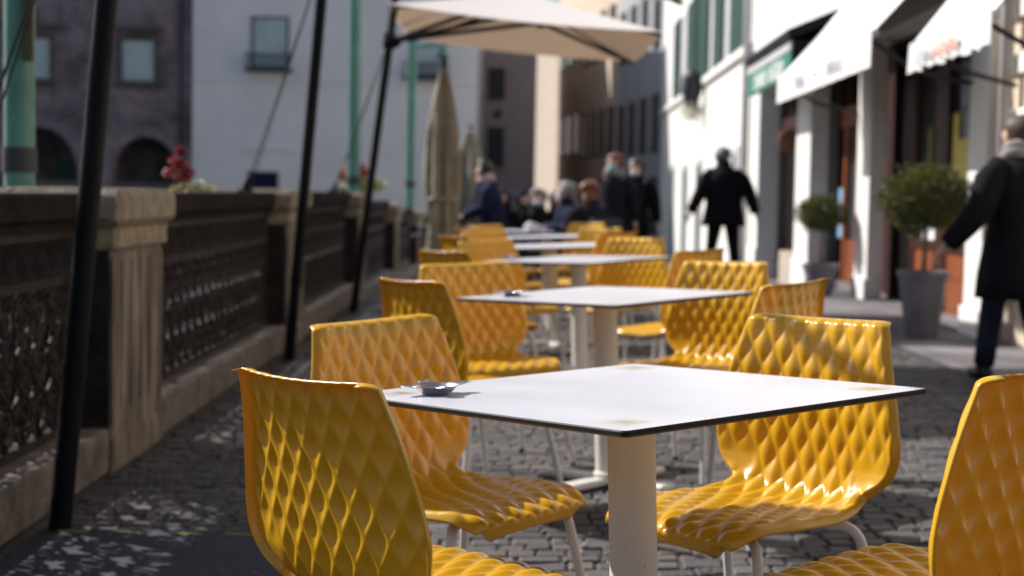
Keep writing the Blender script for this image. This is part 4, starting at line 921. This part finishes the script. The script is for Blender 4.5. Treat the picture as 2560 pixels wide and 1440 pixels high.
# ------------------------------------------------------------------ people
def skin_mesh(name, nodes, edges, m, parent, root_i=0, sub=2):
    me = bpy.data.meshes.new(name); bm = bmesh.new(); ly = bm.verts.layers.skin.verify(); vs = []
    for i, (p, r_) in enumerate(nodes):
        v = bm.verts.new(p); v[ly].radius = (r_, r_) if not hasattr(r_, '__len__') else r_; v[ly].use_root = (i == root_i); vs.append(v)
    for a, c in edges: bm.edges.new((vs[a], vs[c]))
    bm.to_mesh(me); bm.free(); me.materials.append(m)
    o = bpy.data.objects.new(name, me); COL.objects.link(o); o.parent = parent
    k = o.modifiers.new('Skin', 'SKIN'); k.use_smooth_shade = True; o.modifiers.new('Sub', 'SUBSURF').levels = sub; o.modifiers[-1].render_levels = sub
    return o
def person(loc, rz, lab, J, hair, top, legs, coatlen=None, hairstyle='short', mask=None, scarf=None, h=1.70, name='person', shoe='shoe', group=None, puff=1.0):
    """J: joints in metres for the real height, x right, y forward"""
    root = empty(name, loc, R(rz), lab, 'person', group)
    g = lambda k: Vector(J[k])
    nodes = []; edges = []; idx = {}
    def nd(k, p, r_): idx[k] = len(nodes); nodes.append((Vector(p), r_)); return idx[k]
    def ed(a, c): edges.append((idx[a], idx[c]))
    nd('pel', g('pel'), .12); nd('waist', g('pel').lerp(g('chest'), .45), .11); nd('chest', g('chest'), .13); nd('neckb', g('neck'), .06)
    hd = g('head'); nk = g('neck'); fw = Vector(J.get('face', (0, 1, 0))).normalized()
    nd('necktop', nk.lerp(hd, .42), .052); nd('jaw', hd-Vector((0, 0, .05))+fw*.02, .074); nd('skull', hd+Vector((0, 0, .035)), .092); nd('crown', hd+Vector((0, 0, .085)), .062)
    for a, c in (('pel', 'waist'), ('waist', 'chest'), ('chest', 'neckb'), ('neckb', 'necktop'), ('necktop', 'jaw'), ('jaw', 'skull'), ('skull', 'crown')): ed(a, c)
    nd('nose', hd+fw*.105-Vector((0, 0, .005)), .014); ed('jaw', 'nose')
    for s in ('L', 'R'):
        nd('sh'+s, g('sh'+s), .052); nd('el'+s, g('el'+s), .038); nd('wr'+s, g('wr'+s), .026)
        ed('chest', 'sh'+s); ed('sh'+s, 'el'+s); ed('el'+s, 'wr'+s)
        d_ = (g('wr'+s)-g('el'+s)).normalized(); side = d_.cross(Vector((0, 0, 1)) if abs(d_.z) < .9 else Vector((1, 0, 0))).normalized(); nrm = d_.cross(side)
        palm = g('wr'+s)+d_*.05; nd('pm'+s, palm, (.030, .022)); ed('wr'+s, 'pm'+s)
        sgn = -1 if s == 'L' else 1
        for fi, (o_, L_) in enumerate(((-.028, .062), (-.010, .075), (.010, .070), (.027, .055))):
            a = palm+d_*.03+side*o_; b_ = a+d_*L_*.55+nrm*.006; c_ = b_+d_*L_*.40+nrm*.018
            for t_, (pp, rr) in enumerate(((a, .0095), (b_, .0085), (c_, .007))): nd(f'f{s}{fi}{t_}', pp, rr)
            ed('pm'+s, f'f{s}{fi}0'); ed(f'f{s}{fi}0', f'f{s}{fi}1'); ed(f'f{s}{fi}1', f'f{s}{fi}2')
        nd('th0'+s, g('wr'+s)+d_*.035-side*.036, .011); nd('th1'+s, g('wr'+s)+d_*.075-side*.052, .0085); ed('wr'+s, 'th0'+s); ed('th0'+s, 'th1'+s)
        nd('hp'+s, g('hp'+s), .085); nd('kn'+s, g('kn'+s), .055); nd('an'+s, g('an'+s), .038); nd('to'+s, g('to'+s), .030)
        ed('pel', 'hp'+s); ed('hp'+s, 'kn'+s); ed('kn'+s, 'an'+s); ed('an'+s, 'to'+s)
    skin_mesh('body', nodes, edges, M['skin'], root)
    # trousers
    q = MB()
    pl = g('pel'); q.ball(pl+Vector((0, 0, -.02)), .155, 16, sc3=(1.08, .85, .85))
    for s in ('L', 'R'):
        q.tube([g('hp'+s)+Vector((0, 0, .05)), g('hp'+s), g('hp'+s).lerp(g('kn'+s), .5), g('kn'+s), g('kn'+s).lerp(g('an'+s), .5), g('an'+s)+Vector((0, 0, .02))], [.10, .105, .088, .070, .066, .062], 16)
    q.build('trousers', M[legs], root, True)
    for s in ('L', 'R'):
        q = MB(); a = g('an'+s); to = g('to'+s); q.tube([a-(to-a)*.35+Vector((0, 0, -.035)), a+Vector((0, 0, -.03)), a.lerp(to, .6)+Vector((0, 0, -.02)), to], [.035, .048, .043, .030], 12); q.tube([a+Vector((0, 0, -.03)), a+Vector((0, 0, .07))], [.047, .05], 12)
        q.build('shoe', M[shoe], root, True)
    # coat
    q = MB(); ch = g('chest'); nk = g('neck'); rings = []
    hem = coatlen if coatlen is not None else pl.z-.08
    shw = (g('shR')-g('shL')).length/2
    prof = [(0, shw*.60+.06, .17), (.15, shw*.62+.05, .165), (.5, shw*.66+.025, .145), (.78, shw*.82+.03, .15), (.90, shw*.78, .13), (.965, shw*.56, .11), (1.02, .095/puff, .09/puff), (1.10, .085/puff, .085/puff)]
    lowx = 1+max(0, pl.z-hem)*.35
    bottom = Vector((pl.x, pl.y, hem)) if J.get('seated') is None else pl+Vector((0, 0, -.05))
    for t_, rx, ry in prof:
        c = bottom.lerp(pl, min(1, t_/.4)) if t_ < .4 else pl.lerp(ch, (t_-.4)/.38) if t_ < .78 else ch.lerp(nk, (t_-.78)/.22)
        kk = lowx if t_ < .3 else 1; rings.append((c.x, c.y, c.z, rx*kk*puff, ry*kk*puff))
    q.loft(rings, 24)
    for s in ('L', 'R'):
        sh, el, wr = g('sh'+s), g('el'+s), g('wr'+s)
        q.tube([sh.lerp(ch, .45)-Vector((0, 0, .045)), sh-Vector((0, 0, .035)), sh.lerp(el, .3)-Vector((0, 0, .01)), sh.lerp(el, .65), el, el.lerp(wr, .5), wr.lerp(el, .03)], [k_*min(puff, 1.2) for k_ in (.070, .084, .084, .078, .070, .062, .052)], 16)
    q.lathe([(.085, 0), (.092, .03), (.08, .07)], (nk.x, nk.y, nk.z-.02), 18)
    q.build('coat', M[top], root, True)
    # hair
    q = MB(); back = -fw
    hc = hd+Vector((0, 0, .035))+back*.018
    q.ball(hc, .112, 18, sc3=(1, 1.06, 1.04), jit=.25)
    if hairstyle == 'long':
        q.loft([((hd+back*.05).x, (hd+back*.05).y, hd.z-.26, .07, .035), ((hd+back*.05).x, (hd+back*.05).y, hd.z-.12, .10, .06), ((hd+back*.03).x, (hd+back*.03).y, hd.z+.02, .105, .09)], 16)
    if hairstyle == 'bun': q.ball(hc+back*.07+Vector((0, 0, .035)), .06, 12, jit=.2)
    # cut the face free: push front verts in
    for i, v in enumerate(q.v):
        d_ = Vector(v)-hd
        if d_.dot(fw) > .045 and d_.z < .075 and hairstyle != 'back': q.v[i] = tuple(Vector(v)-fw*(d_.dot(fw)-.03))
    q.build('hair', M[hair], root, True)
    if mask:
        q = MB(); c = hd+fw*.055-Vector((0, 0, .045)); q.ball(c, .062, 12, sc3=(1, 1, .85)); q.build('face_mask', M[mask], root, True)
    if scarf:
        q = MB(); c = nk+Vector((0, 0, .0)); pts = [(c.x+.085*math.cos(a), c.y+.075*math.sin(a), c.z+.02+.015*math.sin(2*a)) for a in [2*math.pi*k/16 for k in range(17)]]; q.tube(pts, .045, 10); q.tube([(p[0], p[1], p[2]+.04) for p in pts], .035, 10); q.build('scarf', M[scarf], root, True)
    return root
def stand(h=1.7, armL=((-.26, -.02, 1.12), (-.30, .04, .87)), armR=((.26, -.02, 1.12), (.30, .04, .87)), stride=.16, face=(0, 1, 0), lean=0, wide=.0):
    k = h/1.7; v = lambda *p: tuple(c*k for c in p)
    return dict(pel=v(0, 0, .93), chest=v(0, lean*.6, 1.27), neck=v(0, lean, 1.46), head=v(0, lean+.03, 1.585), shL=v(-.185, lean*.8, 1.40), shR=v(.185, lean*.8, 1.40),
                elL=v(*armL[0]), wrL=v(*armL[1]), elR=v(*armR[0]), wrR=v(*armR[1]), hpL=v(-.09, 0, .87), hpR=v(.09, 0, .87),
                knL=v(-.10-wide*.5, stride*.6, .49), knR=v(.10+wide*.5, -stride*.1, .48), anL=v(-.10-wide, stride, .075), anR=v(.10+wide, -stride, .095), toL=v(-.11-wide, stride+.15, .03), toR=v(.11+wide, -stride+.14, .03), face=face)
def sit(face=(0, 1, 0), armL=((-.25, .08, .75), (-.15, .30, .76)), armR=((.25, .08, .75), (.15, .30, .76)), lean=.05, hh=0):
    return dict(pel=(0, 0, .50), chest=(0, lean*.7, .84), neck=(0, lean, 1.03), head=(0, lean+.03, 1.155+hh), shL=(-.18, lean*.8, .97), shR=(.18, lean*.8, .97), elL=armL[0], wrL=armL[1], elR=armR[0], wrR=armR[1],
                hpL=(-.09, .02, .50), hpR=(.09, .02, .50), knL=(-.13, .43, .51), knR=(.13, .43, .51), anL=(-.12, .45, .08), anR=(.12, .42, .08), toL=(-.13, .60, .03), toR=(.13, .57, .03), face=face, seated=1)
# walking woman at the right edge (seen from behind, left arm swung out)
z = gz(2.98, 9.6)
P = person((3.0, 9.50, z), 14, 'woman in a long black coat walking away at the right edge', stand(1.55, armL=((-.31, -.06, 1.13), (-.45, .10, .89)), armR=((.27, -.1, 1.13), (.30, -.2, .9)), stride=.20, face=(-.35, .93, 0)), 'hair_brown', 'black_cloth', 'jeans', coatlen=.50, hairstyle='bun', scarf='scarf', puff=1.32)
bag = empty('shoulder_bag', (3.20, 9.48, z+1.02), R(18), 'dark shoulder bag with a red flash on the back of the woman in black', 'bag')
q = MB(); q.loft([(0, 0, -.16, .13, .06), (0, 0, -.05, .17, .075), (0, 0, .08, .15, .06), (0, 0, .12, .10, .03)], 18); q.build('pouch', M['navy_cloth'], bag, True)
q = MB(); q.ball((-.10, -.05, .10), .055, 10, sc3=(1.3, .5, .5)); q.build('red_patch', M['red_cloth'], bag, True)
# walking man in black
z = gz(3.0, 20.8)
P = person((2.68, 20.4, z), 6, 'man in black with grey hair walking away in front of the white building', stand(1.80, armL=((-.30, -.04, 1.15), (-.40, .03, .92)), armR=((.30, -.04, 1.15), (.39, .0, .92)), stride=.10, face=(.3, .95, 0), wide=.06, lean=.07), 'hair_grey', 'black_cloth', 'black_cloth', coatlen=.80, puff=1.5)
# dark chairs for the far group
def dark_chair(x, y, rz, lab):
    root = empty('bistro_chair', (x, y, gz(x, y)), R(rz), lab, 'chair', 'dark chairs of the seated group')
    q = MB(); q.box(-.21, .21, -.2, .2, .43, .455, bev=.01); q.build('seat', M['frame_dark'], root)
    q = MB(); q.box(-.20, .20, -.235, -.21, .58, .86, bev=.01); q.build('backrest', M['frame_dark'], root)
    for sx in (-1, 1):
        q = MB(); q.tube([(sx*.19, .18, .43), (sx*.20, .20, 0)], .014, 8); q.build('leg', M['frame_dark'], root, True)
        q = MB(); q.tube([(sx*.19, -.23, .86), (sx*.19, -.20, .44), (sx*.20, -.24, 0)], .014, 8); q.build('leg', M['frame_dark'], root, True)
def at_px(px, y): return (px-1280)/4000*y-.0
people = [
 ('stand', 1228, 19.6, 100, dict(h=1.58, lean=.10, face=(0, 1, 0), armL=((-.22, .15, 1.10), (-.12, .40, 1.0)), armR=((.22, .18, 1.08), (.12, .42, .98))), 'hair_black', 'navy_cloth', 'black_cloth', 'short', None, 'pink_cloth', 'person in a navy puffer jacket with pink scarf, standing left of the seated group', None),
 ('sit', 1300, 21.5, 200, dict(), 'navy_cloth', 'black_cloth', 'black_cloth', 'short', None, None, 'seated person with a dark blue hat behind the far table', 'seated'),
 ('sit', 1262, 20.4, 150, dict(), 'hair_black', 'black_cloth', 'black_cloth', 'short', None, None, 'seated person in black right beside the navy puffer jacket', 'seated'),
 ('sit', 1385, 22.0, 190, dict(), 'hair_brown', 'black_cloth', 'black_cloth', 'short', None, None, 'seated brown haired person in black, right of the sunlit strip', 'seated'),
 ('sit', 1342, 20.6, 175, dict(), 'hair_grey', 'black_cloth', 'grey_cloth', 'short', 'mask_white', None, 'seated person in black with a pale face, in front of the sunlit strip', 'seated'),
 ('sit', 1425, 18.8, 95, dict(hh=.02), 'hair_grey', 'navy_cloth', 'grey_cloth', 'short', 'mask_white', None, 'seated person in navy leaning in, white mask, right of the far table', 'seated'),
 ('sit', 1478, 18.0, 30, dict(), 'hair_red', 'grey_cloth', 'black_cloth', 'long', None, None, 'seated woman with long red brown hair seen from behind', 'seated'),
 ('stand', 1530, 20.0, 160, dict(h=1.66, stride=.05), 'hair_red', 'grey_cloth', 'black_cloth', 'short', 'mask_blue', 'scarf', 'standing woman with ginger hair and a turquoise mask', None),
 ('stand', 1584, 20.6, 170, dict(h=1.62, stride=.05), 'hair_black', 'black_cloth', 'black_cloth', 'short', 'mask_white', None, 'standing person in black with a white mask, beside the ginger haired woman', None)]
for (kind, px, y, rz, kw, hair, top, legs, hs, msk, scf, lab, st) in people:
    x = at_px(px, y); z = gz(x, y)
    J = stand(**kw) if kind == 'stand' else sit(**kw)
    person((x, y, z), rz, lab, J, hair, top, legs, coatlen=.72 if kind == 'stand' else None, hairstyle=hs, mask=msk, scarf=scf, puff=1.15)
    if kind == 'sit': dark_chair(x+.06*math.sin(R(rz)), y-.06*math.cos(R(rz)), rz, 'dark chair under the '+lab.split(',')[0])
# far dark table with glasses and plates
x, y = at_px(1310, 18.6), 18.6; z = gz(x, y)
root = empty('bistro_table', (x, y, z), 0, 'long dark table of the seated group with a pale cloth runner', 'table')
q = MB(); q.box(-.55, .50, -.4, .4, .70, .735, bev=.008); q.build('tabletop', M['frame_dark'], root)
for sx in (-.48, .43):
    for sy in (-.34, .34): q = MB(); q.tube([(sx, sy, .70), (sx, sy, 0)], .02, 8); q.build('leg', M['frame_dark'], root, True)
q = MB(); q.box(-.40, .32, -.30, .3, .7355, .742); q.build('cloth', M['mask_white'], root)
for i, (dx, dy, lab) in enumerate(((.10, -.1, 'crumpled white napkin heap on the far dark table'), )):
    q = MB(); q.ball((0, 0, .04), .09, 12, jit=.5, sc3=(1.2, 1, .6)); o = q.build('napkin', M['mask_white'], None, True); o.location = (x+dx, y+dy, z+.742); tag(o, lab, 'napkin')
# tray table with dark glasses at the left of the last tables
x, y = -.63, 14.75; z = gz(x, y)
x = -.78; y = 16.6; z = gz(x, y)
root = empty('side_table', (x, y, z), 0, 'small dark side table at the foot of the closed parasol', 'table')
q = MB(); q.lathe([(.0001, .70), (.28, .70), (.28, .72), (.0001, .72)], n=24); q.build('tabletop', M['frame_dark'], root); q = MB(); q.tube([(0, 0, 0), (0, 0, .70)], .03, 10); q.lathe([(.0001, 0), (.2, 0), (.2, .02), (.0001, .03)], n=20); q.build('leg', M['frame_dark'], root, True)
for i, (dx, dy, lab) in enumerate(((-.14, -.05, 'left dark glass on the side table'), (.0, .02, 'middle dark glass on the side table'), (.15, -.02, 'right dark glass on the side table'))):
    r0 = empty('drinking_glass', (x+dx, y+dy, z+.72), 0, lab, 'glass', 'dark glasses on the side table'); q = MB(); q.lathe([(.0001, 0), (.03, 0), (.038, .11), (.035, .11), (.028, .01), (.0001, .008)], n=16); q.build('glass', M['glassware'], r0, True)
